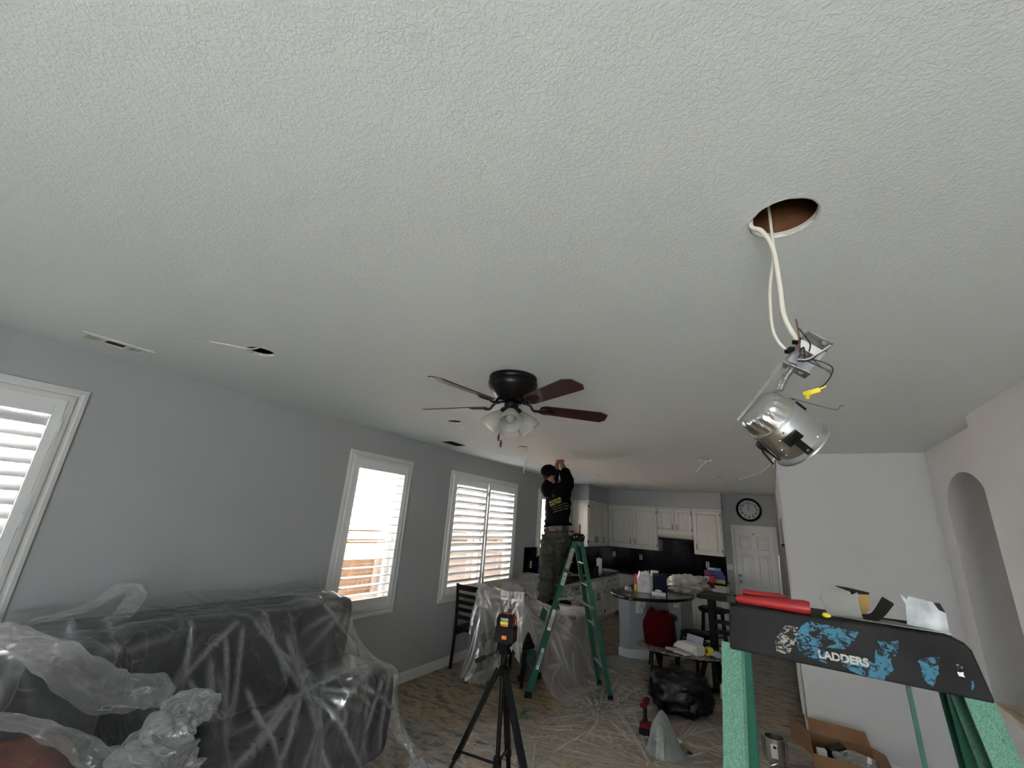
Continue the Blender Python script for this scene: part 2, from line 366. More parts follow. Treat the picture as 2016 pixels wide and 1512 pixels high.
        me.materials.append(MT[m] if isinstance(m, str) else m)
        o = bpy.data.objects.new(name, me); COL.objects.link(o); o.location = base
        if parent is not None: o.parent = parent
        if bevel:
            b = o.modifiers.new('bevel', 'BEVEL'); b.width = bevel; b.segments = bseg; b.limit_method = 'ANGLE'; b.angle_limit = math.radians(35)
            b.harden_normals = False
        if sub:
            b = o.modifiers.new('sub', 'SUBSURF'); b.levels = sub; b.render_levels = sub
        if smooth and not sub:
            try: me.set_sharp_from_angle(angle=math.radians(42))
            except Exception: pass
        if label: o['label'] = label
        return o
def thing(name, label, cat, loc=(0, 0, 0), rz=0, group=None):
    o = bpy.data.objects.new(name, None); COL.objects.link(o); o.location = loc; o.rotation_euler = (0, 0, rz)
    o.empty_display_size = .05
    o['label'] = label; o['category'] = cat
    if group: o['group'] = group
    return o
def tag(o, label, cat, group=None, kind=None):
    o['label'] = label; o['category'] = cat
    if group: o['group'] = group
    if kind: o['kind'] = kind
    return o
def structure(o): o['kind'] = 'structure'; return o
def text(s_, size, m, name, parent, o, u, v, depth=.0004, bold=0, align='CENTER', kids_world=True):
    c = bpy.data.curves.new(name, 'FONT'); c.body = s_; c.size = size; c.extrude = depth; c.offset = bold; c.align_x = align; c.align_y = 'CENTER'
    t = bpy.data.objects.new('tmp', c); COL.objects.link(t)
    dg = bpy.context.evaluated_depsgraph_get(); me = bpy.data.meshes.new_from_object(t.evaluated_get(dg)); bpy.data.objects.remove(t)
    u, v, o = Vector(u).normalized(), Vector(v).normalized(), Vector(o); n = u.cross(v)
    off = root_loc(parent) if (parent is not None and kids_world) else Vector((0, 0, 0))
    M = Matrix((( u.x, v.x, n.x, (o-off).x), (u.y, v.y, n.y, (o-off).y), (u.z, v.z, n.z, (o-off).z), (0, 0, 0, 1)))
    me.transform(M); me.materials.clear(); me.materials.append(MT[m]); me.name = name
    ob = bpy.data.objects.new(name, me); COL.objects.link(ob); ob.parent = parent
    return ob
def copy_tree(o, parent=None):
    c = o.copy(); COL.objects.link(c); c.parent = parent
    for ch in list(o.children): copy_tree(ch, c)
    return c
def slab_with_holes(name, outer, holes, thick, frame, m, extra=0):
    """2D outline with holes (polygons) filled and extruded; frame = (o,u,v)"""
    c = bpy.data.curves.new(name, 'CURVE'); c.dimensions = '2D'; c.fill_mode = 'BOTH'; c.extrude = thick/2
    for poly in [outer]+holes:
        sp = c.splines.new('POLY'); sp.points.add(len(poly)-1); sp.use_cyclic_u = True
        for p, q in zip(sp.points, poly): p.co = (q[0], q[1], 0, 1)
    t = bpy.data.objects.new('tmp', c); COL.objects.link(t)
    dg = bpy.context.evaluated_depsgraph_get(); me = bpy.data.meshes.new_from_object(t.evaluated_get(dg)); bpy.data.objects.remove(t)
    o, u, v = map(Vector, frame); n = u.cross(v)
    me.transform(Matrix(((u.x, v.x, n.x, o.x), (u.y, v.y, n.y, o.y), (u.z, v.z, n.z, o.z), (0, 0, 0, 1))))
    me.materials.clear(); me.materials.append(MT[m])
    ob = bpy.data.objects.new(name, me); COL.objects.link(ob); return ob
def circle(cx, cy, r, n=40, j=0):
    return [(cx+r*(1+random.uniform(-j, j))*math.cos(2*PI*k/n), cy+r*(1+random.uniform(-j, j))*math.sin(2*PI*k/n)) for k in range(n)]
def bez(p, n=16):   # catmull-rom through points
    p = [Vector(q) for q in p]; p = [p[0]*2-p[1]]+p+[p[-1]*2-p[-2]]; out = []
    for i in range(1, len(p)-2):
        for k in range(n):
            t = k/n; a, b, c, d = p[i-1], p[i], p[i+1], p[i+2]
            out.append(.5*((2*b)+(c-a)*t+(2*a-5*b+4*c-d)*t*t+(-a+3*b-3*c+d)*t**3))
    out.append(p[-2]); return out
# ================================================================== SETTING
structure(MB().box(XL-.2, 3.2, -3.1, YF+.2, -.12, 0).build('floor', 'floor'))
HOLES = [(-2.64, 1.29, .078), (-2.62, 3.24, .078), (-2.62, 4.645, .078), (-2.635, 5.83, .078), (-.65, 5.87, .078), (.116, 1.256, .085), (.13, 5.12, .075), (.14, 3.27, .078)]
hp = [circle(x, y, r, j=.02) for x, y, r in HOLES]
hp.append([(-3.53, 4.14), (-3.37, 4.14), (-3.37, 4.45), (-3.53, 4.45)])
hp.append([(-3.51, .68), (-3.41, .68), (-3.41, .985), (-3.51, .985)])
structure(slab_with_holes('ceiling', [(XL-.1, -3.1), (3.2, -3.1), (3.2, YF+.1), (XL-.1, YF+.1)], hp, .016, ((0, 0, H+.008), (1, 0, 0), (0, 1, 0)), 'ceiling'))
# attic shell above so the holes read dark, and joists
structure(MB().box(XL-.2, 3.2, -3.1, YF+.2, H+.42, H+.46).box(XL-.25, XL-.2, -3.1, YF+.2, H+.02, H+.46).box(3.2, 3.25, -3.1, YF+.2, H, H+.46)
          .box(XL-.2, 3.2, -3.15, -3.1, H, H+.46).box(XL-.2, 3.2, YF+.2, YF+.25, H, H+.46).build('ceiling_void', 'attic_dark'))
jb = MB()
for jx in (-3.35, -2.95, -2.45, -2.05, -1.6, -1.15, -.85, -.45, -.06, .26, .65, 1.05):
    jb.box(jx, jx+.04, -3.0, YF, H+.017, H+.25)
structure(jb.build('ceiling_joists', 'attic_wood'))
sb = MB().box(-.02, .26, 1.35, 1.39, H+.017, H+.25); structure(sb.build('ceiling_blocking', 'attic_wood'))
rims = MB()
for x, y, r in HOLES: rims.lathe([(r+.001, 0), (r+.004, -.0012), (r+.001, .016), (r-.002, .016), (r+.001, 0)], (x, y, H), 40)
structure(rims.build('trim_1', 'gypsum'))

def wall(name, x0, x1, y0, y1, z0=0, z1=H, m='wall_light'): return structure(MB().box(x0, x1, y0, y1, z0, z1).build(name, m))
WIN = [(-.85, .888, .766), (3.03, 3.99, .766), (4.778, 6.673, .766), (7.487, 9.05, .766)]
ZT = 2.465; CW = .085
# left wall in (y,z) plane
holes = [[(y0+CW-.01, zb+CW-.01), (y1-CW+.01, zb+CW-.01), (y1-CW+.01, ZT-CW+.01), (y0+CW-.01, ZT-CW+.01)] for y0, y1, zb in WIN]
structure(slab_with_holes('wall_left', [(-3.1, 0), (YF, 0), (YF, H), (-3.1, H)], holes, .16, ((XL-.08, 0, 0), (0, 1, 0), (0, 0, 1)), 'wall_grey'))
wall('wall_far', XL, .13, YF, YF+.12, m='wall_grey')
# partition facing the camera, then the kitchen side wall with its refrigerator recess
PX, PY = .112, 5.48
wall('wall_partition', PX, 1.45, PY, PY+.12)
structure(slab_with_holes('wall_kitchen_side', [(PY+.12, 0), (YF, 0), (YF, H), (PY+.12, H)], [[(6.9, .02), (9.0, .02), (9.0, 2.15), (6.9, 2.15)]], .12, ((PX+.062, 0, 0), (0, 1, 0), (0, 0, 1)), 'wall_grey'))
structure(MB().box(PX+.12, 1.1, 6.78, 6.9, 0, 2.3).box(PX+.12, 1.1, 9.0, 9.12, 0, 2.3).box(1.0, 1.1, 6.9, 9.0, 0, 2.3).box(PX+.12, 1.1, 6.9, 9.0, 2.15, 2.3).build('wall_recess', 'wall_grey'))
structure(MB().box(PX-.012, PX, PY+.13, 6.85, 0, .13).build('baseboard_side', 'white_paint', bevel=.004))
structure(MB().box(PX-.03, PX-.001, 6.2, 6.9, .12, .86).build('trim_2', 'white_paint', bevel=.004))
# right wall with arched niche; nearer wall stands proud of it
RX = 1.32
arch = [(4.30, .79), (5.16, .79), (5.16, 2.19)]
cy, rr = 4.73, .43
arch += [(cy+rr*math.cos(t), 2.19+rr*.62*math.sin(t)) for t in np.linspace(0, PI, 25)[1:-1]] + [(4.30, 2.19)]
structure(slab_with_holes('wall_right', [(3.9, 0), (PY+.05, 0), (PY+.05, H), (3.9, H)], [arch], .5, ((RX+.25, 0, 0), (0, 1, 0), (0, 0, 1)), 'wall_light'))
structure(MB().box(RX+.5, RX+.56, 3.9, 5.6, 0, H).build('wall_niche', 'wall_light'))
wall('wall_near', 1.21, 1.9, -3.1, 3.975)
structure(MB().box(RX-.02, RX+.495, 3.99, 5.155, .765, .80).build('trim_3', 'granite_tan', bevel=.006))
# wall behind the camera with a wide glazed patio door (out of view, it lights the room)
structure(slab_with_holes('wall_rear', [(XL, 0), (1.9, 0), (1.9, H), (XL, H)], [[(-.25, .05), (1.15, .05), (1.15, 2.25), (-.25, 2.25)]], .12, ((0, -3.06, 0), (1, 0, 0), (0, 0, 1)), 'wall_light'))
pd = structure(MB().box(-.25, -.19, -3.08, -3.02, .05, 2.25).box(1.09, 1.15, -3.08, -3.02, .05, 2.25)
     .box(-.25, 1.15, -3.08, -3.02, 2.19, 2.25).box(-.25, 1.15, -3.08, -3.02, .05, .11).build('door_2', 'white_paint'))
# baseboards
def baseboard(name, a, b, inward, hgt=.11):
    a, b, n = Vector(a), Vector(b), Vector(inward)
    prof = [(0, 0), (.016, 0), (.016, hgt-.03), (.010, hgt-.012), (.008, hgt), (0, hgt)]
    structure(MB().prism(prof, a, n, (0, 0, 1), b-a).build(name, 'white_paint'))
baseboard('baseboard_left', (XL, -3, 0), (XL, 6.45, 0), (1, 0, 0))
baseboard('baseboard_partition', (PX, PY, 0), (RX, PY, 0), (0, -1, 0))
baseboard('baseboard_right', (RX, 3.98, 0), (RX, PY, 0), (-1, 0, 0))
# soffits over the cabinets
structure(MB().box(XL, -3.45, 9.22, YF, 2.385, H).box(-3.45, -.925, 10.63, YF, 2.385, H).build('wall_soffit', 'wall_grey'))
# interior door
def raised(mb, o, u, v, n, w, h, edge=.018, deep=.008):
    mb.loops(o, u, v, n, w, h, [(0, deep), (.004, deep+.004), (.016, deep+.004), (.026, 0), (.042, 0), (.060, deep+.001)])
dr = structure(MB().box(-.735, -.005, YF-.022, YF-.006, 0, 2.03).build('door_1', 'white_paint'))
pm = MB()
for (x, w_) in ((-.645, .22), (-.325, .22)):
    for (z, h_) in ((1.60, .28), (.88, .62), (.22, .55)):
        pm.loops((x, YF-.0225, z), (1, 0, 0), (0, 0, 1), (0, -1, 0), w_, h_, [(0, 0), (.006, .006), (.016, .006), (.024, -.003+.003), (.042, .0005), (.06, .006)])
pm.build('raised_panels', 'white_paint', dr)
cs = MB()
for x0, x1 in ((-.80, -.74), (0, .06)): cs.box(x0, x1, YF-.028, YF-.002, 0, 2.035)
cs.box(-.80, .06, YF-.028, YF-.002, 2.035, 2.095)
structure(cs.build('door_casing', 'white_paint', bevel=.006)).name = 'trim_4'
for z, nm, r in ((.95, 'door_knob', .027), (1.075, 'deadbolt', .026)):
    k = MB().lathe([(.001, 0), (.030, 0), (.030, .008), (.012, .012), (.012, .035), (r, .045), (r, .06), (.016, .07), (.001, .072)], (-.685, YF-.022, z), 20, axis=(0, -1, 0)); k.build(nm, 'chrome', dr, smooth=True)
MB().cyl((-.37, YF-.022, 1.92), (-.37, YF-.032, 1.92), .018).build('peephole', 'galvanized_dull', dr)
for z in (.3, 1.1, 1.8): MB().box(-.008, .004, YF-.036, YF-.022, z, z+.09).build('hinge', 'steel', dr)

# ------------------------------------------------------------------ windows with plantation shutters
def nestframe(mb, y0, y1, z0, z1, prof):   # moulded frame round an opening on the left wall; prof: (inset, proud)
    rings = []
    for ins, pr in prof:
        rings.append([(XL+pr, y0+ins, z0+ins), (XL+pr, y1-ins, z0+ins), (XL+pr, y1-ins, z1-ins), (XL+pr, y0+ins, z1-ins)])
    vs = [p for r in rings for p in r]; fs = []
    for i in range(len(rings)-1):
        for k in range(4): a, b = i*4+k, i*4+(k+1) % 4; fs.append((a, b, b+4, a+4))
    mb.add(vs, fs)
def louver(mb, y0, y1, zc, xc, ang, wd=.085, th=.010):
    # elliptical blade across y; ang = tilt of blade from horizontal (room edge down positive)
    seg = 10; ca, sa = math.cos(ang), math.sin(ang); vs = []
    for y in (y0, y1):
        for k in range(seg):
            t = 2*PI*k/seg; a, b = wd/2*math.cos(t), th/2*math.sin(t)
            vs.append((xc+a*ca+b*sa, y, zc-a*sa+b*ca))
    fs = [(k, (k+1) % seg, seg+(k+1) % seg, seg+k) for k in range(seg)]+[tuple(range(seg-1, -1, -1)), tuple(range(seg, 2*seg))]
    mb.add(vs, fs)
def window(idx, y0, y1, zb, panels, ang, nl, rail_top=.10, hinges='R'):
    w = MB(); nestframe(w, y0, y1, zb, ZT, [(0, .0), (.0, .016), (.022, .022), (.03, .014), (.045, .014), (.055, .030), (.078, .034), (CW, .034), (CW, -.06)])
    wo = structure(w.build('window_%d' % idx, 'white_paint'))
    iy0, iy1, iz0, iz1 = y0+CW, y1-CW, zb+CW, ZT-CW
    n = len(panels); st = .05
    for (a, b) in panels:
        fr = MB(); xa, xb = XL+.0, XL+.03
        fr.box(xa, xb, a, a+st, iz0, iz1).box(xa, xb, b-st, b, iz0, iz1).box(xa, xb, a+st, b-st, iz1-rail_top, iz1).box(xa, xb, a+st, b-st, iz0, iz0+rail_top)
        p = fr.build('shutter_frame', 'shutter_white', wo, bevel=.003)
        za, zb_ = iz0+rail_top, iz1-rail_top; pitch = (zb_-za)/nl
        lm = MB()
        for k in range(nl): louver(lm, a+st+.003, b-st-.003, za+pitch*(k+.5), XL+.015, ang)
        lm.build('louvers', 'shutter_white' if idx == 1 else 'louver_shaded', p, smooth=True)
        tr = MB().box(XL-.045+.015-.005, XL-.03, b-st-.05, b-st-.04, za+.02, zb_-.02); tr.build('tilt_rod', 'shutter_white', p)
        for z in (iz0+.16, (iz0+iz1)/2, iz1-.2):
            MB().box(XL+.026, XL+.042, b-.006, b+.008, z, z+.07).build('hinge', 'shutter_white', p)
    # outer window: vinyl frame, mullion and pane at the outer face
    vf = MB(); X0, X1 = XL-.14, XL-.09
    vf.box(X0, X1, iy0-.01, iy0+.04, iz0, iz1).box(X0, X1, iy1-.04, iy1+.01, iz0, iz1).box(X0, X1, iy0, iy1, iz1-.04, iz1).box(X0, X1, iy0, iy1, iz0-.01, iz0+.04)
    if y1-y0 > 1.2: vf.box(X0, X1, (iy0+iy1)/2-.025, (iy0+iy1)/2+.025, iz0, iz1)
    vf.build('sash', 'shutter_white', wo)
    MB().box(XL-.118, XL-.114, iy0, iy1, iz0, iz1).build('pane', 'pane', wo)
    # reveal lining
    rv = MB(); t = .006
    rv.box(XL-.16, XL, iy0-.012, iy0-.012+t, iz0, iz1).box(XL-.16, XL, iy1+.012-t, iy1+.012, iz0, iz1).box(XL-.16, XL, iy0, iy1, iz1+.006, iz1+.012).box(XL-.16, XL, iy0, iy1, iz0-.012, iz0-.006)
    rv.build('reveal', 'white_paint', wo)
R = math.radians
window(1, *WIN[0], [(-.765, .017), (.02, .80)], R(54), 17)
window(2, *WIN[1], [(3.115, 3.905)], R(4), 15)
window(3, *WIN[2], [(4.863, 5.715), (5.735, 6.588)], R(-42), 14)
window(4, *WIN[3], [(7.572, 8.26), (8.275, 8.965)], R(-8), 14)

# ------------------------------------------------------------------ outdoors beside the house
structure(MB().box(-16, XL-.16, -8, 20, -.25, -.13).box(-16, 6, -14, -3.14, -.25, -.13).build('ground', 'concrete'))
# neighbour's stucco house wall
tag(MB().box(-6.35, -6.2, -4, 16, -.13, 3.9).build('neighbour_house', 'stucco'), 'pale stucco side wall of the neighbouring house seen above the fence through the windows', 'house')
fn = thing('wood_fence', 'orange cedar board fence seen through the shutters of the middle window', 'fence', (-5.35, 5, -.13))
zf = 1.56
fb = MB(); y = -3.5
while y < 14:
    fb.box(-5.36, -5.34, y, y+.139, -.13, zf); y += .142
fb.build('boards', 'fence', fn)
MB().box(-5.34, -5.30, -3.5, 14, zf-.13, zf-.02).box(-5.34, -5.30, -3.5, 14, .2, .29).build('rails', 'fence', fn)
MB().box(-5.39, -5.29, -3.5, 14, zf, zf+.03).build('top_cap', 'fence', fn)
for py in (-1.2, 1.2, 4.15, 6.6, 9.0): MB().box(-5.30, -5.21, py, py+.09, -.13, zf-.01).build('post', 'fence', fn)
# ================================================================== KITCHEN
def pull(o, u, n, L=.13, parent=None):   # bar pull: o centre, u long direction, n outwards
    o, u, n = Vector(o), Vector(u), Vector(n); m = MB()
    m.tube([o+u*L/2+n*.028, o-u*L/2+n*.028], .0065, 8)
    for s in (-1, 1): m.tube([o+u*s*L*.36, o+u*s*L*.36+n*.028], .005, 6)
    return m.build('handle', 'black_metal', parent)
def cab_door(o, u, n, w, h, parent, handle=None, hinge=None, hl='v', name='door'):
    """o lower-left corner on the carcass face, u horizontal, n outward"""
    o, u, n = Vector(o), Vector(u), Vector(n); z = Vector((0, 0, 1)); m = MB()
    if h > .25: st = [(0, 0), (0, .017), (.003, .02), (.052, .02), (.06, .010), (.074, .010), (.092, .018)]
    else: st = [(0, 0), (0, .017), (.003, .02), (.02, .02), (.026, .014), (.032, .018)]
    m.loops(o, u, z, n, w, h, st); d = m.build(name, 'cabinet_white', parent)
    if handle is not None:
        hx, hz = handle; pull(o+u*hx+z*hz+n*.02, z if hl == 'v' else u, n, .13, d)
    if hinge is not None:
        for hz in (.06, h-.10):
            q = o+u*hinge+z*hz+n*.012
            MB().obb(q+z*.025, u*.006, n*.012, z*.028).build('hinge', 'black_metal', d)
    return d
LN, FN_ = (1, 0, 0), (0, -1, 0)
# upper cabinets --------------------------------------------------
UZ0, UZ1 = 1.42, 2.385
def upper(name, label, x0, x1, y0, y1, z0, z1, group='wall cabinets round the kitchen corner'):
    t = thing(name, label, 'cabinet', ((x0+x1)/2, (y0+y1)/2, z0), 0, None)
    MB().box(x0, x1, y0, y1, z0, z1).build('body', 'cabinet_white', t, bevel=.003)
    return t
t = upper('wall_cabinet', 'white three-door wall cabinet on the left wall beside the bright kitchen window', XL, -3.47, 9.22, 10.62, UZ0, UZ1)
ys = [(9.245, .43, .385, 0.0), (9.69, .43, .05, None), (10.13, .43, .05, .43)]
for y, w_, hx, hg in ys: cab_door((-3.47, y, UZ0+.02), (0, 1, 0), (1, 0, 0), w_, .90, t, (hx, .13), hg)
MB().box(XL, -3.435, 9.20, 10.62, UZ1-.04, UZ1).build('cornice', 'cabinet_white', t, bevel=.01)
t = upper('wall_cabinet', 'white double-door wall cabinet on the far wall, left of the range hood', -3.47, -2.30, 10.64, YF, UZ0, UZ1)
cab_door((-3.43, 10.64, UZ0+.02), (1, 0, 0), FN_, .555, .90, t, (.51, .14))
cab_door((-2.86, 10.64, UZ0+.02), (1, 0, 0), FN_, .54, .90, t, (.045, .14), .54)
MB().box(-3.44, -2.30, 10.605, 10.66, UZ1-.04, UZ1).build('cornice', 'cabinet_white', t, bevel=.01)
t = upper('wall_cabinet', 'short white double-door wall cabinet directly above the range hood', -2.298, -1.535, 10.64, YF, 1.80, UZ1)
cab_door((-2.27, 10.64, 1.83), (1, 0, 0), FN_, .35, .51, t, (.31, .12), 0)
cab_door((-1.91, 10.64, 1.83), (1, 0, 0), FN_, .35, .51, t, (.04, .12), .35)
MB().box(-2.298, -1.535, 10.605, 10.66, UZ1-.04, UZ1).build('cornice', 'cabinet_white', t, bevel=.01)
t = upper('wall_cabinet', 'white single-door wall cabinet right of the range hood, nearest the clock', -1.533, -.945, 10.64, YF, UZ0, UZ1)
cab_door((-1.51, 10.64, UZ0+.02), (1, 0, 0), FN_, .54, .90, t, (.04, .14), .54)
MB().box(-1.533, -.925, 10.605, 10.66, UZ1-.04, UZ1).build('cornice', 'cabinet_white', t, bevel=.01)
t = thing('range_hood', 'slim cream range hood under the short cabinet above the cooktop', 'range hood', (-1.915, 10.8, 1.665))
MB().prism([(0, .05), (-.36, .05), (-.40, .09), (-.40, .135), (0, .135)], (-2.295, YF, 1.665), (0, 1, 0), (0, 0, 1), (.757, 0, 0)).build('canopy', 'hood', t, bevel=.004)
MB().box(-2.28, -1.55, 10.62, YF, 1.668, 1.715).build('filter_panel', 'dark_grey', t)
MB().cyl((-2.06, 10.592, 1.775), (-2.06, 10.585, 1.775), .008).build('switch', 'steel', t)
# backsplash and counters ------------------------------------------
structure(MB().box(XL, XL+.02, 7.05, YF, .91, 1.41).box(XL+.02, -.945, YF-.02, YF, .91, 1.42).box(-2.28, -1.55, YF-.021, YF, 1.41, 1.70).build('backsplash_panel', 'backsplash')).name = 'trim_5'
ct = MB().box(XL+.001, -3.12, 6.55, YF-.001, .872, .912).box(-3.12, -.905, 10.33, YF-.001, .872, .912)
tag(ct.build('countertop', 'granite', bevel=.012), 'black granite worktop running along the left wall and the far wall under the backsplash', 'countertop')
# base cabinets left run
def base_unit(label, y0, y1, doors, drawers=True, left=True):
    t = thing('base_cabinet', label, 'cabinet', (-3.45, (y0+y1)/2, 0))
    MB().box(XL+.001, -3.16, y0, y1, .10, .871).build('body', 'cabinet_white', t)
    MB().box(XL+.001, -3.22, y0, y1, 0, .10).build('toe_kick', 'cabinet_white', t)
    n = doors; w_ = (y1-y0-.03)/n
    for k in range(n):
        ya = y0+.015+k*w_+.006
        cab_door((-3.16, ya, .125), (0, 1, 0), (1, 0, 0), w_-.012, .52, t, ((w_-.06) if k % 2 == 0 and n > 1 else .05, .40), (0 if k % 2 == 0 else w_-.012))
        if drawers: cab_door((-3.16, ya, .685), (0, 1, 0), (1, 0, 0), w_-.012, .15, t, ((w_-.012)/2, .075), None, 'h', 'drawer')
    return t
base_unit('white base cabinet under the left worktop, its near end hidden by plastic film', 6.60, 7.55, 2)
base_unit('white sink cabinet under the left worktop behind the green ladder', 7.55, 8.50, 2)
t = base_unit('white base cabinet of the left run with its top drawer pulled out', 8.50, 9.40, 2)
dw = MB().box(-3.16, -3.03, 8.56, 8.93, .69, .83).build('open_drawer', 'cabinet_white', t)
base_unit('white base cabinet with paired handles, last of the left run before the corner', 9.40, 10.34, 2)
def base_far(label, x0, x1, kind):
    t = thing('base_cabinet', label, 'cabinet', ((x0+x1)/2, 10.7, 0))
    MB().box(x0, x1, 10.37, YF-.001, .10, .871).build('body', 'cabinet_white', t)
    MB().box(x0, x1, 10.43, YF-.001, 0, .10).build('toe_kick', 'cabinet_white', t)
    if kind == 'drawers':
        for z0, z1 in ((.125, .36), (.372, .60), (.612, .855)):
            cab_door((x0+.02, 10.37, z0), (1, 0, 0), FN_, x1-x0-.04, z1-z0, t, ((x1-x0-.04)/2, (z1-z0)/2), None, 'h', 'drawer')
    else:
        w_ = (x1-x0-.03)/2
        for k in range(2):
            cab_door((x0+.015+k*w_+.005, 10.37, .125), (1, 0, 0), FN_, w_-.01, .52, t, ((w_-.06) if k == 0 else .05, .42), None)
            cab_door((x0+.015+k*w_+.005, 10.37, .685), (1, 0, 0), FN_, w_-.01, .15, t, None, None, 'h', 'drawer')
    return t
base_far('white drawer cabinet on the far wall in the left kitchen corner', -3.155, -2.32, 'drawers')
base_far('white cabinet under the cooktop, mostly hidden behind the island', -2.318, -1.52, 'doors')
base_far('white cabinet at the right end of the far worktop, near the white door', -1.518, -.93, 'doors')
# cooktop
t = thing('gas_cooktop', 'black gas cooktop with small shiny knobs set in the far worktop', 'cooktop', (-1.93, 10.65, .912))
MB().box(-2.32, -1.54, 10.42, 10.90, .912, .922).build('glass_top', 'black_gloss', t, bevel=.003)
for gx in (-2.15, -1.93, -1.71):
    g = MB()
    for a in (-.08, 0, .08): g.box(gx+a-.005, gx+a+.005, 10.55, 10.87, .93, .945)
    for b in (10.58, 10.70, 10.84): g.box(gx-.09, gx+.09, b-.005, b+.005, .93, .945)
    g.box(gx-.09, gx-.08, 10.57, 10.58, .92, .945).box(gx+.08, gx+.09, 10.85, 10.86, .92, .945)
    g.build('grate', 'black_metal', t)
for kx in (-2.2, -2.09, -1.99, -1.88, -1.78, -1.62): MB().cyl((kx, 10.47, .922), (kx, 10.455, .945), .016, .013).build('knob', 'chrome', t, smooth=True)
# outlets and switches
def outlet(o, u, n, label, w_=.07, h_=.115, sw=False):
    o, u, n = Vector(o), Vector(u), Vector(n); z = Vector((0, 0, 1))
    t = thing('wall_switch' if sw else 'wall_outlet', label, 'switch' if sw else 'outlet', o)
    MB().loops(o-u*w_/2-z*h_/2, u, z, n, w_, h_, [(0, 0), (.003, .005), (.01, .006)]).build('plate', 'white_paint', t)
    k = max(1, round(w_/.06)-0) if sw else 1
    for i in range(k):
        c = o+u*((i-(k-1)/2)*.046)
        if sw: MB().obb(c+n*.007, u*.012, z*.03, n*.003).build('rocker', 'label_white', t)
        else:
            for s in (-1, 1): MB().obb(c+z*s*.024+n*.006, u*.013, z*.012, n*.002).build('socket', 'dark_grey', t)
outlet((XL+.02, 9.95, 1.22), (0, 1, 0), (1, 0, 0), 'white outlet on the left backsplash, close to the corner beside the paper towels')
outlet((-3.43, YF-.02, 1.235), (1, 0, 0), (0, -1, 0), 'white outlet on the far backsplash nearest the left corner')
outlet((-2.78, YF-.02, 1.225), (1, 0, 0), (0, -1, 0), 'white outlet on the far backsplash left of the cooktop')
outlet((-1.32, YF-.02, 1.215), (1, 0, 0), (0, -1, 0), 'white outlet on the far backsplash above the colourful cartons')
outlet((-.875, YF, 1.215), (1, 0, 0), (0, -1, 0), 'white double light switch on the grey wall left of the door', .115, .115, True)
outlet((XL+.02, 7.30, 1.12), (0, 1, 0), (1, 0, 0), 'white outlet behind the blue water bottle on the left backsplash')
# clock
CX, CZ = -.415, 2.425
t = thing('wall_clock', 'round wall clock with a black rim and white dial above the white door', 'clock', (CX, YF, CZ))
MB().lathe([(.001, 0), (.245, 0), (.25, .02), (.245, .04), (.225, .048), (.205, .04), (.20, .02), (.001, .02)], (CX, YF-.001, CZ), 48, axis=(0, -1, 0)).build('rim', 'black_gloss', t, smooth=True)
MB().lathe([(.0005, .022), (.2, .022), (.2, .024), (.0005, .024)], (CX, YF, CZ), 48, axis=(0, -1, 0)).build('dial', 'clock_white', t)
for k in range(12):
    a = PI/2-2*PI*(k+1)/12
    text(str(k+1), .078, 'ink', 'numeral', t, (CX+.152*math.cos(a), YF-.0255, CZ+.152*math.sin(a)), (1, 0, 0), (0, 0, 1), bold=.002)
for k, (L, a, w_) in enumerate(((.10, R(91), .009), (.12, R(-88), .005), (.145, R(93), .006))):
    p = Vector((CX, YF-.03, CZ)); d = Vector((math.cos(a), 0, math.sin(a)))
    if k != 1: MB().bar(p-d*.03, p+d*L, w_, .002, (0, 1, 0) if False else d.cross(Vector((0, 1, 0)))).build('hand', 'ink', t)
MB().lathe([(.0005, .040), (.205, .038), (.205, .040), (.0005, .042)], (CX, YF, CZ), 48, axis=(0, -1, 0)).build('glass_cover', 'pane', t, smooth=True)
# refrigerator in the recess
t = thing('refrigerator', 'stainless steel refrigerator edge with curved handle beyond the partition wall', 'refrigerator', (.5, 8.1, 0))
MB().box(.17, .95, 7.62, 8.56, .02, 1.77).build('cabinet_body', 'dark_grey', t)
MB().box(.085, .165, 7.62, 8.08, .70, 1.77).build('door', 'fridge_steel', t, bevel=.012)
MB().box(.085, .165, 8.10, 8.56, .70, 1.77).build('door', 'fridge_steel', t, bevel=.012)
MB().box(.085, .165, 7.62, 8.56, .06, .68).build('freezer_drawer', 'fridge_steel', t, bevel=.012)
for yy in (8.03, 8.15):
    MB().tube(bez([(.085, yy, .78), (.045, yy, .84), (.035, yy, 1.2), (.045, yy, 1.60), (.085, yy, 1.66)], 6), .009, 10).build('handle', 'steel', t, smooth=True)
MB().box(.085, .16, 7.62, 7.66, 1.77, 1.79).build('hinge_cover', 'black_plastic', t)
# island -----------------------------------------------------------
t = thing('kitchen_island', 'small grey kitchen island with a rounded black granite top and white corbels', 'kitchen island', (-1.7, 7.9, 0))
ib = [(-2.21, 7.32), (-2.04, 7.27), (-1.37, 7.80), (-1.37, 8.9), (-2.21, 8.9)]
MB().prism(ib, (0, 0, 0), (1, 0, 0), (0, 1, 0), (0, 0, .872)).build('base', 'island_grey', t)
MB().prism([(x+(x+1.8)*.03, y+(y-8)*.02) for x, y in ib], (0, 0, 0), (1, 0, 0), (0, 1, 0), (0, 0, .12)).build('plinth', 'white_paint', t, bevel=.004)
top = [(-2.25, 6.98), (-2.13, 6.80), (-1.92, 6.70), (-1.70, 6.78), (-1.45, 6.98), (-1.27, 7.25), (-1.17, 7.60), (-1.16, 7.9), (-1.22, 8.15), (-1.35, 8.95), (-2.24, 8.95), (-2.26, 7.2)]
top = [(p.x, p.y) for p in bez([(x, y, 0) for x, y in top[:9]], 5)]+top[9:]
MB().prism(top, (0, 0, .872), (1, 0, 0), (0, 1, 0), (0, 0, .045)).build('top', 'granite', t, bevel=.016, bseg=3)
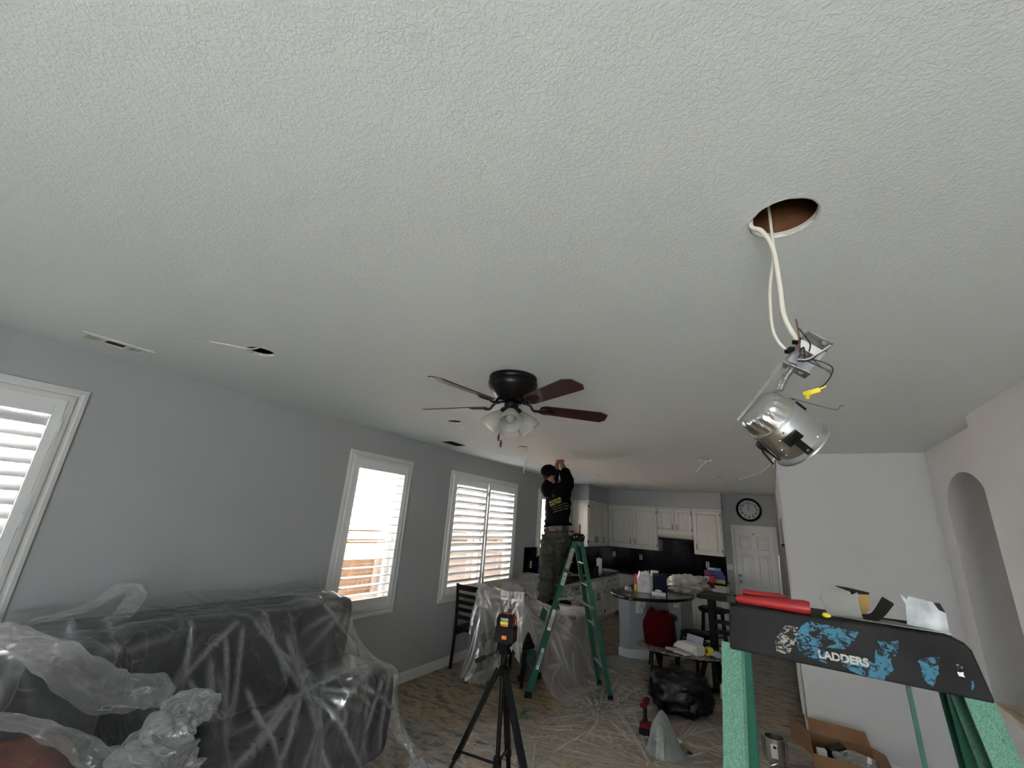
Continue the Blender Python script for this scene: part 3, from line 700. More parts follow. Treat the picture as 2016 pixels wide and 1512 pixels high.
def corbel(o, n):
    o, n = Vector(o), Vector(n).normalized(); s = n.cross(Vector((0, 0, 1)))
    pr = [(0, 0), (.26, 0), (.26, -.04), (.20, -.05), (.17, -.08), (.16, -.12), (.12, -.15), (.08, -.17), (.06, -.24), (0, -.26)]
    MB().prism(pr, o-s*.045, n, (0, 0, 1), s*.09).build('corbel', 'white_paint', t, bevel=.003)
nn = Vector((.53, -.67, 0)).normalized()
corbel((-1.92, 7.365, .872), nn); corbel((-1.50, 7.70, .872), nn)
# things on the island ---------------------------------------------
IZ = .9175
from mathutils import noise as nz
def bagmesh(c, w_, d_, h_, top_open=True, seed=0, lum=.12, handles=True, seg=40, rings=18, neck=.75):
    m = MB(); vs = []; fs = []; c = Vector(c)
    for i in range(rings+1):
        t_ = i/rings; z = h_*t_
        k = (1+.10*math.sin(t_*PI))*(1-(1-neck)*max(0, (t_-.65)/.35)**1.2)
        for j in range(seg):
            a = 2*PI*j/seg; ca, sa = math.cos(a), math.sin(a)
            q = Vector((math.copysign(abs(ca)**.55, ca)*w_/2*k, math.copysign(abs(sa)**.55, sa)*d_/2*k, z))
            nse = nz.noise(Vector((q.x*14, q.y*14, z*10+seed)))+.5*nz.noise(Vector((q.x*30, q.y*30, z*22+seed)))
            q.x *= 1+lum*nse; q.y *= 1+lum*nse
            if i == rings: q.z += .06*h_*nz.noise(Vector((a*1.5, seed, 3)))*2
            vs.append(c+q)
    for i in range(rings):
        for j in range(seg): a, b = i*seg+j, i*seg+(j+1) % seg; fs.append((a, b, b+seg, a+seg))
    fs.append(tuple(range(seg-1, -1, -1))); m.add(vs, fs); return m
b = bagmesh((-1.83, 7.42, IZ+.003), .21, .15, .30, seed=3)
tag(b.build('plastic_bag', 'film_bag', smooth=True), 'upright translucent white plastic bag standing on the kitchen island', 'bag')
t = thing('gift_box', 'navy blue patterned carton standing on the island right of the plastic bag', 'box', (-1.62, 7.38, IZ))
MB().obb((-1.60, 7.44, IZ+.135), (.095, .02, 0), (-.008, .045, 0), (0, 0, .134)).build('carton', 'navy', t, bevel=.002)
t = thing('paper_stack', 'small stack of white leaflets lying at the foot of the navy carton', 'papers', (-1.60, 7.33, IZ))
MB().obb((-1.60, 7.32, IZ+.02), (.10, .015, 0), (-.012, .045, 0), (0, 0, .02)).build('leaflets', 'box_white', t)
MB().blob((-1.60, 7.31, IZ+.057), (.05, .025, .02), noise=.3).build('crumpled_wrapper', 'box_white', t)
t = thing('jar', 'green jar with a pale lid standing behind the navy carton', 'jar', (-1.72, 7.72, IZ))
MB().lathe([(.001, 0), (.06, 0), (.065, .02), (.065, .26), (.055, .28), (.001, .28)], (-1.74, 7.72, IZ), 24).build('glass', 'green_jar', t, smooth=True)
MB().lathe([(.001, .28), (.062, .28), (.062, .31), (.001, .312)], (-1.74, 7.72, IZ), 24).build('lid', 'label_white', t)
t = thing('spray_can', 'red and yellow upright can at the left side of the white plastic bag', 'can', (-1.98, 7.45, IZ))
MB().cyl((-1.975, 7.44, IZ), (-1.975, 7.44, IZ+.10), .025).build('lower_band', 'yellow_print', t, smooth=True)
MB().cyl((-1.975, 7.44, IZ+.10), (-1.975, 7.44, IZ+.25), .025).build('upper_band', 'red_print', t, smooth=True)
tag(MB().blob((-2.06, 7.32, IZ+.028), (.055, .05, .035), 18, 12, noise=.55, sc=3).build('crumpled_film', 'film_bundle'), 'small crumpled scrap of clear film near the left tip of the island', 'plastic scrap')
wb = MB().blob((-1.30, 8.10, IZ+.12), (.34, .26, .15), 40, 26, noise=.32, sq=1.0, seed=4)
wb.v = [Vector((v.x, v.y, max(v.z, IZ+.004))) for v in wb.v]
tag(wb.build('white_sack', 'film_whitebag', smooth=True), 'large bulging off-white plastic sack lying behind the cartons on the island', 'sack')
tag(MB().prism([(0, 0), (.09, -.03), (.12, -.10), (.05, -.12)], (-1.02, 8.22, 1.13), (1, 0, 0), (0, 0, 1), (0, .03, 0)).build('maroon_wrapper', 'red_dark'), 'dark maroon wrapper corner poking out beyond the white sack on the island', 'wrapper')
# cartons on the far worktop
def carton(label, x0, x1, y0, y1, z0, z1, m, stripes):
    t = thing('carton', label, 'carton', ((x0+x1)/2, (y0+y1)/2, z0))
    MB().box(x0, x1, y0, y1, z0, z1).build('box', m, t, bevel=.002)
    for (a, b_, c_, d_, mm) in stripes: MB().box(x0+(x1-x0)*a, x0+(x1-x0)*b_, y0-.001, y0+.0005, z0+(z1-z0)*c_, z0+(z1-z0)*d_).build('print_panel', mm, t)
    return t
carton('blue carton lying at the bottom left of the pile on the far worktop', -1.34, -1.16, 10.45, 10.6, .912, 1.06, 'blue_print', [(.02, .5, .1, .7, 'label_white'), (.15, .35, .25, .5, 'blue_print')])
carton('yellow carton lying at the bottom right of the pile on the far worktop', -1.16, -.95, 10.45, 10.6, .912, 1.06, 'blue_print', [(0, 1, .0, .45, 'yellow_print'), (.0, .9, .75, 1, 'blue_print')])
carton('purple and red carton lying across the two lower cartons', -1.34, -.98, 10.46, 10.6, 1.061, 1.13, 'purple_print', [(.02, .3, .1, .9, 'red_print'), (.5, 1, .1, .8, 'blue_print')])
carton('light blue roll carton lying on top of the pile of cartons', -1.28, -1.02, 10.47, 10.58, 1.131, 1.19, 'cyan_print', [(.1, .6, .5, .9, 'label_white'), (0, 1, 0, .2, 'blue_print')])
t = thing('coffee_can', 'red plastic tub standing in front of the pile of cartons', 'tub', (-1.17, 10.41, .912))
MB().lathe([(.001, 0), (.055, 0), (.055, .13), (.001, .13)], (-1.18, 10.40, .912), 20).build('tub', 'red_print', t, smooth=True)
MB().lathe([(.001, .13), (.058, .13), (.058, .145), (.001, .145)], (-1.18, 10.40, .912), 20).build('lid', 'red_dark', t)
# left counter things
t = thing('paper_towel_roll', 'white paper towel roll standing upright on the left worktop', 'paper towel', (-3.28, 9.45, .912))
MB().lathe([(.02, 0), (.062, 0), (.062, .28), (.02, .28)], (-3.28, 9.45, .925), 28).build('roll', 'paper_roll', t, smooth=True)
MB().lathe([(.001, 0), (.075, 0), (.075, .012), (.001, .012)], (-3.28, 9.45, .912), 28).build('holder_base', 'steel', t)
MB().cyl((-3.28, 9.45, .92), (-3.28, 9.45, 1.24), .008).build('holder_rod', 'steel', t)
t = thing('canister', 'dark grey canister beside the paper towel roll', 'canister', (-3.28, 9.2, .912))
MB().lathe([(.001, 0), (.05, 0), (.052, .13), (.001, .13)], (-3.27, 9.22, .912), 24).build('tin', 'dark_grey', t, smooth=True)
MB().lathe([(.001, .13), (.054, .13), (.054, .15), (.001, .152)], (-3.27, 9.22, .912), 24).build('lid', 'black_gloss', t)
tag(MB().blob((-3.25, 9.95, .94), (.20, .14, .03), noise=.4).build('crumpled_cloth', 'paper'), 'crumpled white cloth lying in the corner behind the paper towels', 'cloth')
tag(MB().obb((-3.35, 8.55, .92), (.13, .10, 0), (-.05, .06, 0), (0, 0, .006)).build('baking_tray', 'steel'), 'flat metal tray lying on the left worktop near the ladder', 'tray')
tag(MB().blob((-3.45, 8.1, .955), (.10, .12, .045), noise=.3, sq=.7).build('paper_bag', 'cardboard_kraft'), 'crumpled brown paper bag on the left worktop behind the ladder', 'paper bag')
t = thing('faucet', 'chrome kitchen faucet standing behind the worker\'s ladder on the left worktop', 'faucet', (-3.66, 7.95, .912))
MB().tube(bez([(-3.66, 7.95, .912), (-3.66, 7.95, 1.15), (-3.60, 7.95, 1.25), (-3.5, 7.95, 1.22), (-3.47, 7.95, 1.14)], 6), .013, 10).build('spout', 'chrome', t, smooth=True)
MB().tube([(-3.66, 8.03, .912), (-3.66, 8.03, .96), (-3.62, 8.06, .99)], .01, 8).build('lever', 'chrome', t)
# water bottle (inverted big jug) on the counter end
t = thing('water_bottle', 'large clear blue water bottle standing on the worktop by the left wall', 'bottle', (-3.58, 7.33, .912))
pr = [(.001, 0), (.11, 0), (.135, .02), (.135, .07), (.128, .08), (.135, .09), (.135, .17), (.128, .18), (.135, .19), (.135, .27), (.128, .28), (.135, .29), (.13, .33), (.09, .37), (.035, .40), (.03, .44), (.001, .44)]
MB().lathe(pr, (-3.58, 7.33, .912), 32).build('jug', 'blue_jug', t, smooth=True)
MB().lathe([(.001, .44), (.033, .44), (.033, .455), (.001, .456)], (-3.58, 7.33, .912), 20).build('cap', 'blue_print', t)
# pub table & stools ------------------------------------------------
def stool(loc, rz, label, hgt=.66, back=False):
    t = thing('bar_stool', label, 'stool', loc, rz, None)
    MB().lathe([(.001, 0), (.19, 0), (.205, .025), (.20, .05), (.15, .068), (.001, .075)], (0, 0, hgt-.07), 28).build('seat', 'black_vinyl', t, world=False, smooth=True)
    for sx, sy in ((1, 1), (1, -1), (-1, 1), (-1, -1)):
        MB().tube(bez([(sx*.13, sy*.13, hgt-.07), (sx*.15, sy*.15, hgt*.55), (sx*.19, sy*.19, .0)], 5), .014, 8).build('leg', 'black_metal', t, world=False, smooth=True)
    m = MB(); m.tube([(.165*math.cos(a), .165*math.sin(a), .42) for a in np.linspace(0, 2*PI, 25)], .009, 8).tube([(.215*math.cos(a), .215*math.sin(a), .24) for a in np.linspace(0, 2*PI, 25)], .009, 8)
    m.build('foot_ring', 'black_metal', t, world=False, smooth=True)
    if back:
        m = MB(); m.tube(bez([(-.16, .14, hgt-.02), (-.20, .15, hgt+.2), (-.24, .13, hgt+.40)], 4), .013, 8).tube(bez([(-.16, -.14, hgt-.02), (-.20, -.15, hgt+.2), (-.24, -.13, hgt+.40)], 4), .013, 8)
        m.build('back_posts', 'black_metal', t, world=False, smooth=True)
        MB().box(-.25, -.20, -.15, .15, hgt+.20, hgt+.38).build('back_rest', 'black_vinyl', t, world=False, bevel=.01)
    return t
stool((-1.50, 7.08, 0), .3, 'black round-seat stool standing in front of the grey island panel', .72)
stool((-1.07, 7.12, 0), .9, 'black low stool right behind the white boxes on the glass table', .56)
stool((-.92, 7.85, 0), .2, 'black wire-legged stool standing between the island and the dark high table', .80)
t = thing('high_table', 'dark wooden high table with a lattice pedestal behind the glass table', 'table', (-.72, 7.0, 0))
MB().prism([(-.98, 6.72), (-.42, 6.70), (-.42, 7.25), (-.94, 7.25)], (0, 0, 1.03), (1, 0, 0), (0, 1, 0), (0, 0, .05)).build('table_top', 'dark_grey', t, bevel=.012)
for x, y_ in ((-.82, 6.85), (-.55, 6.85), (-.82, 7.12), (-.55, 7.12)): MB().box(x-.035, x+.035, y_-.035, y_+.035, 0, 1.03).build('leg', 'black_plastic', t, bevel=.004)
m = MB()
for z in (.3, .62, .74, .88): MB().box(-.80, -.57, 6.84, 6.86, z, z+.05).build('rung', 'black_plastic', t)
# ================================================================== CEILING FITTINGS
# ceiling fan with five blades and a four-shade light kit
FX, FY = -1.365, 2.235
t = thing('ceiling_fan', 'dark bronze ceiling fan with brown blades and frosted glass lamp shades', 'ceiling fan', (FX, FY, H))
MB().lathe([(.001, 0), (.150, 0), (.155, -.008), (.155, -.028), (.150, -.034), (.158, -.040), (.160, -.062), (.150, -.085), (.115, -.125), (.095, -.150), (.085, -.155), (.001, -.155)], (FX, FY, H), 56).build('motor_housing', 'bronze', t, smooth=True)
MB().lathe([(.001, -.155), (.075, -.155), (.078, -.165), (.06, -.18), (.001, -.18)], (FX, FY, H), 32).build('flywheel', 'black_gloss', t, smooth=True)
MB().lathe([(.001, -.17), (.046, -.17), (.046, -.245), (.040, -.262), (.001, -.268)], (FX, FY, H), 32).build('switch_housing', 'bronze', t, smooth=True)
BZ = 2.545
for k in range(5):
    a = R(43.9-72*k)
    d = Vector((math.cos(a), math.sin(a), 0)); s_ = Vector((-math.sin(a), math.cos(a), 0)); pit = R(14)
    wv = s_*math.cos(pit)-Vector((0, 0, 1))*math.sin(pit); nv = d.cross(wv)
    c = Vector((FX, FY, BZ))
    # curved arm with open oval plate
    arm = MB().tube(bez([c+d*.075+V(0, 0, .03), c+d*.12+V(0, 0, .02), c+d*.15+V(0, 0, -.012), c+d*.19+V(0, 0, -.012)], 6), [.009]*18+[.009], 10)
    arm.tube([c+d*.235+V(0, 0, -.010)+d*.05*math.cos(q)+wv*.032*math.sin(q) for q in np.linspace(0, 2*PI, 21)], .005, 6, cap=False)
    arm.obb(c+d*.27-nv*.006, d*.03, wv*.014, nv*.002)
    arm.build('blade_arm', 'bronze', t, smooth=True)
    pl = [(.19, -.035), (.22, -.052), (.595, -.068), (.648, -.042), (.660, .030), (.632, .064), (.22, .052), (.19, .035)]
    b = MB().prism([(x, y) for x, y in pl], c-nv*.003, d, wv, nv*.006)
    b.build('blade', 'blade', t)
for k in range(4):
    a = R(-58+90*k)
    d = Vector((math.cos(a), math.sin(a), 0)); ax = (d*.62+Vector((0, 0, -.78))).normalized()
    o = Vector((FX, FY, H-.225))+d*.045
    MB().cyl(o-ax*.01, o+ax*.04, .020, .024).build('lamp_socket', 'bronze', t, smooth=True)
    sh = MB().lathe([(.022, .02), (.034, .035), (.052, .07), (.064, .105), (.066, .13), (.069, .145), (.066, .145), (.063, .13), (.061, .105), (.049, .07), (.031, .037), (.020, .024)], o, 32, axis=ax)
    sh.build('lamp_shade', 'frosted_glass', t, smooth=True)
    bl = MB().lathe([(.001, .03), (.012, .035), (.012, .055), (.027, .085), (.028, .10), (.018, .12), (.001, .126)], o, 20, axis=ax).build('bulb', 'bulb_glass', t, smooth=True)
for x0, y0, z1, ln in ((FX-.045, FY-.05, H-.25, .13), (FX-.01, FY-.075, H-.25, .175)):
    cx, cy_ = x0, y0
    pc = MB().cyl((cx, cy_, z1), (cx, cy_, z1-ln), .0012, seg=6).build('pull_chain', 'steel', t)
    MB().lathe([(.001, 0), (.005, -.004), (.009, -.026), (.006, -.046), (.001, -.05)], (cx, cy_, z1-ln), 16).build('pull_knob', 'table_wood', pc, smooth=True)

# supply grille
t = thing('air_vent', 'white three-section ceiling air register above the left wall, nearest the camera', 'air vent', (-3.45, .83, H))
g = MB(); x0, x1, y0, y1 = -3.535, -3.375, .648, 1.012
def gp(a, b, c, d): g.box(a, b, c, d, H-.011, H-.001)
gp(x0, x0+.03, y0, y1); gp(x1-.03, x1, y0, y1); gp(x0+.03, x1-.03, y0, y0+.04); gp(x0+.03, x1-.03, y1-.045, y1)
gp(x0+.03, x1-.03, .766, .782); gp(x0+.03, x1-.03, .880, .896)
g.build('face_frame', 'white_paint', t, bevel=.0015)
l = MB()
for k in range(5): l.obb((-3.455, .697+k*.0145, H-.006), (.05, 0, 0), (0, .0030, -.0050), (0, .0012, .0008))
l.build('louver_bank', 'gypsum', t)
l = MB()
for k in range(7): l.obb((-3.455, .903+k*.0115, H-.006), (.05, 0, 0), (0, .0062, .004), (0, -.0003, .0004))
l.build('louver_bank', 'white_paint', t)
MB().box(-3.505, -3.405, .780, .885, H-.002, H+.001).build('center_plate', 'attic_dark', t)
for yy in (.665, .995): MB().cyl((-3.455, yy, H-.006), (-3.455, yy, H-.008), .004).build('screw', 'dark_grey', t)
# open duct hole edge
structure(MB().box(-3.532, -3.368, 4.138, 4.142, H, H+.10).box(-3.532, -3.368, 4.448, 4.452, H, H+.10).box(-3.534, -3.530, 4.14, 4.45, H, H+.10).box(-3.370, -3.366, 4.14, 4.45, H, H+.10).build('trim_6', 'attic_dark'))
# recessed trims in the kitchen
for i, (x, y, lab) in enumerate([(-.65, 7.62, 'white recessed ceiling light, nearest of the right-hand row leading to the clock'), (-.66, 8.99, 'white recessed ceiling light, second of the right-hand kitchen row'),
        (-.67, 10.22, 'white recessed ceiling light, last of the right-hand row beside the clock wall'), (-2.65, 7.56, 'white recessed ceiling light just right of the worker, nearest of the left kitchen row'),
        (-2.635, 8.9, 'white recessed ceiling light, second of the left kitchen row'), (-2.63, 10.25, 'white recessed ceiling light, last of the left row above the corner cabinets')]):
    t = thing('recessed_light', lab, 'ceiling light', (x, y, H), 0, 'recessed lights in the kitchen ceiling')
    MB().lathe([(.098, 0), (.098, -.004), (.085, -.007), (.075, -.004), (.072, -.0005)], (x, y, H), 36).build('trim_ring', 'white_paint', t, smooth=True)
    MB().lathe([(.001, -.001), (.073, -.001), (.073, -.002), (.001, -.002)], (x, y, H), 36).build('lens', 'gypsum', t)
# loose cables
def cable(label, runs, nm='electrical_cable'):
    m = MB()
    for pts, r in runs: m.tube(bez(pts, 8), r, 8)
    return tag(m.build(nm, 'white_cable', smooth=True), label, 'cable')
cable('white cable end sticking out of the round ceiling hole nearest the air register', [([(-2.60, 1.27, H+.02), (-2.64, 1.225, H-.006), (-2.70, 1.13, H-.008), (-2.745, 1.05, H-.012)], .004), ([(-2.745, 1.05, H-.012), (-2.78, 1.01, H-.005), (-2.80, .985, H+.0-.012)], .0012)])
cable('short white cable hanging from the ceiling hole left of the fan', [([(-2.56, 3.27, H+.03), (-2.56, 3.27, H-.01), (-2.55, 3.28, H-.05), (-2.5059, 3.2800, 2.6612)], .005)])
cable('two white cables hanging from the ceiling hole left of the worker', [([(-2.555, 4.66, H+.02), (-2.5440, 4.6600, 2.7226), (-2.5804, 4.6600, 2.6148), (-2.5936, 4.6600, 2.4886), (-2.5957, 4.6600, 2.4138)], .0065), ([(-2.5517, 4.6600, 2.7292), (-2.6300, 4.9000, 2.6530), (-2.6757, 5.2000, 2.6175), (-2.6976, 5.5000, 2.6178)], .0025)])
cable('short white cable curling out of the right-hand ceiling hole beyond the fan', [([(-.64, 5.87, H+.02), (-0.6512, 5.8700, 2.7114), (-0.7073, 5.8700, 2.6669), (-0.7657, 5.8700, 2.5902)], .005)])
cable('long thin white cable curving out of the ceiling hole behind the dangling can light', [([(.12, 5.1, H+.02), (0.0724, 5.1000, 2.6264), (0.0204, 5.1000, 2.5541), (-0.0868, 5.1000, 2.4761), (-0.2542, 5.1000, 2.4222)], .005), ([(.125, 5.12, H+.02), (0.0817, 5.1200, 2.6294), (0.0692, 5.1200, 2.5517)], .004)])

# ------------------------------------------------------------------ dangling can light
t = thing('can_light', 'shiny aluminium recessed can light housing dangling from the big ceiling hole by its cables', 'can light', (0.0542, 1.2500, 2.0988))
A0 = Vector((-0.0036, 1.2350, 2.1758)); A1 = Vector((0.0963, 1.2750, 2.0868))
ax = (A1-A0+Vector((0, .045, 0))).normalized(); o = A0
L = (A1-A0).length
cl = MB()
pr = [(.001, -.004), (.044, -.004), (.052, .001), (.057, .010)]
seg = 72; prof = pr; M_ = Matrix.Translation(o) @ ax.to_track_quat('Z', 'Y').to_matrix().to_4x4()
vs = []; fs = []; rings = [(.001, -.004), (.040, -.004), (.050, 0), (.056, .008), (.058, .020), (.060, .034), (.062, .046)]
for i, (r, z) in enumerate(rings):
    for k in range(seg):
        a = 2*PI*k/seg; rr_ = r
        if 2 <= i <= 5: rr_ *= 1+.06*math.sin(a*18+(i*1.3))*(1 if i in (3, 4) else .5)
        vs.append(M_ @ Vector((rr_*math.cos(a), rr_*math.sin(a), z)))
for i in range(len(rings)-1):
    for k in range(seg): a, b = i*seg+k, i*seg+(k+1) % seg; fs.append((a, b, b+seg, a+seg))
cl.add(vs, fs); cl.build('crimped_top', 'aluminium', t, smooth=True)
MB().lathe([(.062, .044), (.067, .044), (.068, .050), (.064, .053), (.0655, .056), (.0655, L-.006), (.070, L-.003), (.078, L), (.079, L+.004), (.075, L+.004), (.066, L), (.064, L-.004), (.062, .06)], o, 72, axis=ax).build('housing', 'aluminium', t, smooth=True)
side = ax.cross(Vector((0, -1, 0))).normalized(); fr = ax.cross(side).normalized()
if fr.y > 0: fr = -fr
def clip(ang):
    n = (fr*math.cos(ang)+side*math.sin(ang)); s = ax.cross(n); p = o+n*.067
    m = MB(); m.obb(p+ax*.086+n*.003, ax*.012, s*.020, n*.003); m.obb(p+ax*(.112)+n*.004, ax*.032, s*.009, n*.002); m.obb(p+ax*.078+n*.008, ax*.006, s*.010, n*.004)
    c_ = m.build('spring_clip', 'black_metal', t, bevel=.001)
    MB().cyl(p+ax*.128+n*.006, p+ax*.128+n*.008, .003).build('rivet', 'chrome', c_)
clip(R(16)); clip(R(104)); clip(R(-108))
rv = MB()
for ang, zz in ((R(40), .075), (R(55), .10), (R(60), .12), (R(20), .062), (R(-20), .13)):
    n = (fr*math.cos(ang)+side*math.sin(ang)); p = o+n*.0655+ax*zz; rv.cyl(p, p+n*.002, .0022, seg=8)
rv.build('rivets', 'chrome', t)
# bracket strip and junction box
MB().bar((-0.0528, 1.2500, 2.1467), (0.1330, 1.2600, 2.3808), .007, .0015, (1, 0, .4)).build('mounting_strip', 'galvanized_dull', t)
j = MB()
def quad(a, b, c, d, th=.0012):
    a, b, c, d = map(Vector, (a, b, c, d)); n = (b-a).cross(d-a).normalized()*th
    j.add([a, b, c, d, a+n, b+n, c+n, d+n], [(0, 1, 2, 3), (7, 6, 5, 4), (0, 4, 5, 1), (1, 5, 6, 2), (2, 6, 7, 3), (3, 7, 4, 0)])
quad((0.1288, 1.2200, 2.3640), (0.1745, 1.2200, 2.3215), (0.1666, 1.2900, 2.3266), (0.1212, 1.2900, 2.3734))
quad((0.0645, 1.2200, 2.2890), (0.1212, 1.2200, 2.2490), (0.1103, 1.2800, 2.2563), (0.0650, 1.2800, 2.2961))
j.build('junction_box', 'galvanized', t)
j = MB(); quad((0.1212, 1.2900, 2.3734), (0.1666, 1.2900, 2.3266), (0.1196, 1.2900, 2.2742), (0.0769, 1.2900, 2.3188)); j.build('box_back', 'galvanized', t)
j = MB(); quad((0.1125, 1.2450, 2.3545), (0.1545, 1.2620, 2.3247), (0.1420, 1.2650, 2.3092), (0.1092, 1.2500, 2.3339)); jb_ = j.build('box_label', 'label_white', t)
MB().cyl((0.1574, 1.2350, 2.3303), (0.1579, 1.2280, 2.3302), .006).build('knockout', 'galvanized_dull', t)
MB().cyl((0.1033, 1.2450, 2.2664), (0.1013, 1.2380, 2.2615), .006).build('knockout', 'galvanized_dull', t)
cp = bez([(0.0891, 1.2400, 2.2874), (0.0793, 1.2400, 2.2690), (0.0650, 1.2400, 2.2497), (0.0490, 1.2350, 2.2152)], 18)
MB().tube(cp, [.0075+.0016*(i % 2) for i in range(len(cp))], 14).build('flexible_conduit', 'steel', t, smooth=False)
for a, b in (((0.0771, 1.2350, 2.3199), (0.0913, 1.2500, 2.3337)), ((0.0964, 1.2350, 2.3428), (0.1086, 1.2500, 2.3572))):
    MB().bar(a, b, .012, .010).build('cable_clamp', 'black_plastic', t)
wr = [('cable_black', [(0.1030, 1.2300, 2.3155), (0.1125, 1.2150, 2.3194), (0.1120, 1.2100, 2.2995), (0.1115, 1.2200, 2.2910)]), ('cable_black', [(0.1076, 1.2000, 2.3661), (0.1185, 1.2000, 2.3402), (0.1255, 1.2000, 2.3197), (0.1222, 1.2100, 2.3049)]),
      ('cable_copper', [(0.1042, 1.2000, 2.3926), (0.1053, 1.2000, 2.3551), (0.1043, 1.2100, 2.3243), (0.1035, 1.2200, 2.3046), (0.0987, 1.2300, 2.2979)]),
      ('cable_white', [(0.0966, 1.2200, 2.2916), (0.1157, 1.2000, 2.2816), (0.1399, 1.2000, 2.2944), (0.1667, 1.2100, 2.3146)]), ('cable_black', [(0.0970, 1.2200, 2.2860), (0.1172, 1.2000, 2.2774), (0.1374, 1.2000, 2.2907), (0.1553, 1.2100, 2.3055)]),
      ('cable_green', [(0.1160, 1.2100, 2.2798), (0.1338, 1.2000, 2.2618), (0.1543, 1.2000, 2.2422), (0.1561, 1.2000, 2.2330)]), ('cable_black', [(0.1055, 1.2100, 2.2799), (0.1306, 1.2000, 2.2769), (0.1601, 1.2000, 2.2559), (0.1561, 1.2000, 2.2330), (0.1407, 1.2100, 2.2146), (0.1276, 1.2100, 2.2069)]),
      ('cable_copper', [(0.1187, 1.2100, 2.3027), (0.1301, 1.2000, 2.2729), (0.1449, 1.2000, 2.2538), (0.1623, 1.2000, 2.2426)]), ('cable_copper', [(0.1035, 1.2200, 2.3046), (0.1083, 1.2200, 2.2997), (0.1255, 1.2100, 2.2894)])]
for k, (mm, pts) in enumerate(wr): MB().tube(bez(pts, 8), .0017, 6).build('wire', mm, t, smooth=True)
m = MB(); m.bar((0.0975, 1.2100, 2.1941), (0.1311, 1.2100, 2.2027), .011, .010, (0, 0, 1)); m.bar((0.1272, 1.2100, 2.2030), (0.1453, 1.2100, 2.2116), .004, .005, (0, 0, 1)); m.bar((0.1030, 1.2000, 2.1843), (0.1104, 1.2100, 2.1994), .007, .014, (1, 0, 0))
m.build('wire_connector', 'yellow_plastic', t, bevel=.001)
MB().tube(bez([(-0.0028, 1.3000, 2.0793), (-0.0015, 1.3000, 2.0685), (0.0154, 1.3000, 2.0416), (0.0140, 1.3000, 2.0390)], 6), .003, 6).build('spring_tail', 'black_metal', t)
m = MB(); m.tube(bez([(.036, 1.235, H+.03), (0.0340, 1.2360, 2.7265), (0.0579, 1.2360, 2.7042), (0.0789, 1.2360, 2.6369), (0.0826, 1.2360, 2.5206), (0.0834, 1.2360, 2.4194), (0.1038, 1.2400, 2.3480)], 10), [.0062]*61, 10)
m.build('supply_cable', 'white_cable', t, smooth=True)
m = MB(); m.tube(bez([(.085, 1.27, H+.12), (0.0839, 1.2700, 2.7358), (0.0806, 1.2700, 2.6413), (0.0598, 1.2600, 2.5232), (0.0531, 1.2500, 2.4088), (0.0618, 1.2450, 2.3569), (0.0807, 1.2400, 2.3213)], 10), [.0040]*61, 10)
m.build('supply_cable', 'white_cable', t, smooth=True)
tag(MB().tube(bez([(.19, 3.25, H+.005), (.21, 3.22, H-.006), (0.4398, 3.5388, 2.7320), (0.4695, 3.4763, 2.7280), (0.4695, 3.4229, 2.7280), (0.4916, 3.4499, 2.7300)], 6), .0018, 6).build('bare_wire', 'cable_copper', smooth=True), 'thin bare wire end poking out at the ceiling behind the dangling can light', 'wire')

# ================================================================== LADDERS
def chan(mb, a, b, side, w, dpt, th=.004, open_=1):
    """C-channel rail a->b; web normal = side, depth along dpt vec, flange width w towards side*open_"""
    a, b, sd, dv = map(Vector, (a, b, side, dpt)); d = (b-a).normalized()
    sd = (sd-d*sd.dot(d)).normalized(); D = dv.length; dv = (dv-d*dv.dot(d)); dv = (dv-sd*dv.dot(sd)).normalized()*D
    sd = sd*open_
    pts = [(0, -1), (w, -1), (w, -1+2*th*1.3/D), (th, -1+2*th*1.3/D), (th, 1-2*th*1.3/D), (w, 1-2*th*1.3/D), (w, 1), (0, 1)]
    q = [a+sd*x+dv*(y/2) for x, y in pts]; q2 = [b+sd*x+dv*(y/2) for x, y in pts]; k = 8
    mb.add(q+q2, [(0, 3, 2, 1), (0, 7, 4, 3), (4, 7, 6, 5), (8, 9, 10, 11), (8, 11, 12, 15), (12, 13, 14, 15)]+[(i, (i+1) % k, k+(i+1) % k, k+i) for i in range(k)])
# worker's ladder
cc = Vector((-2.205, 5.41, 1.70)); wd = Vector((-.63, .777, 0)); sp = Vector((.79, .61, 0))
t = thing('step_ladder', 'green fibreglass step ladder with metal steps that the worker stands on', 'ladder', (-2.27, 5.38, 0))
capm = MB().prism([(-.075, -.045), (-.085, .02), (-.06, .048), (.06, .048), (.085, .02), (.075, -.045)], cc-wd*.155, sp, (0, 0, 1), wd*.31).build('cap', 'black_plastic', t, bevel=.006)
for k, q in enumerate((-.055, -.02, .03, .06)):
    MB().cyl(cc-wd*.1555+sp*q+V(0, 0, .005+.01*(k % 2)), cc-wd*.158+sp*q+V(0, 0, .005+.01*(k % 2)), .009 if k < 2 else .005).build('bolt', 'steel', t)
FN, FF = Vector((-2.505, 4.902, 0)), Vector((-2.83, 5.30, 0)); RN, RFr = Vector((-1.75, 5.45, 0)), Vector((-2.03, 5.85, 0))
top = lambda wq, sq, z=1.665: cc+wd*wq+sp*sq+V(0, 0, z-1.70)
rails = [('front_rail', FN, top(-.135, -.035), 1), ('front_rail', FF, top(.135, -.035), -1), ('rear_rail', RN, top(-.135, .045), 1), ('rear_rail', RFr, top(.135, .045), -1)]
RP = []
for nm, a, b, s in rails:
    m = MB(); w_ = .072 if nm == 'front_rail' else .05
    chan(m, a+V(0, 0, .03), b, wd, .028, sp*w_, open_=s); r_ = m.build(nm, 'fibreglass_far', t); RP.append((a, b))
    MB().obb(a+wd*s*.012+V(0, 0, .03), wd*.018, sp*(w_/2+.003), V(0, 0, .03)).build('foot', 'black_rubber', t, bevel=.004)
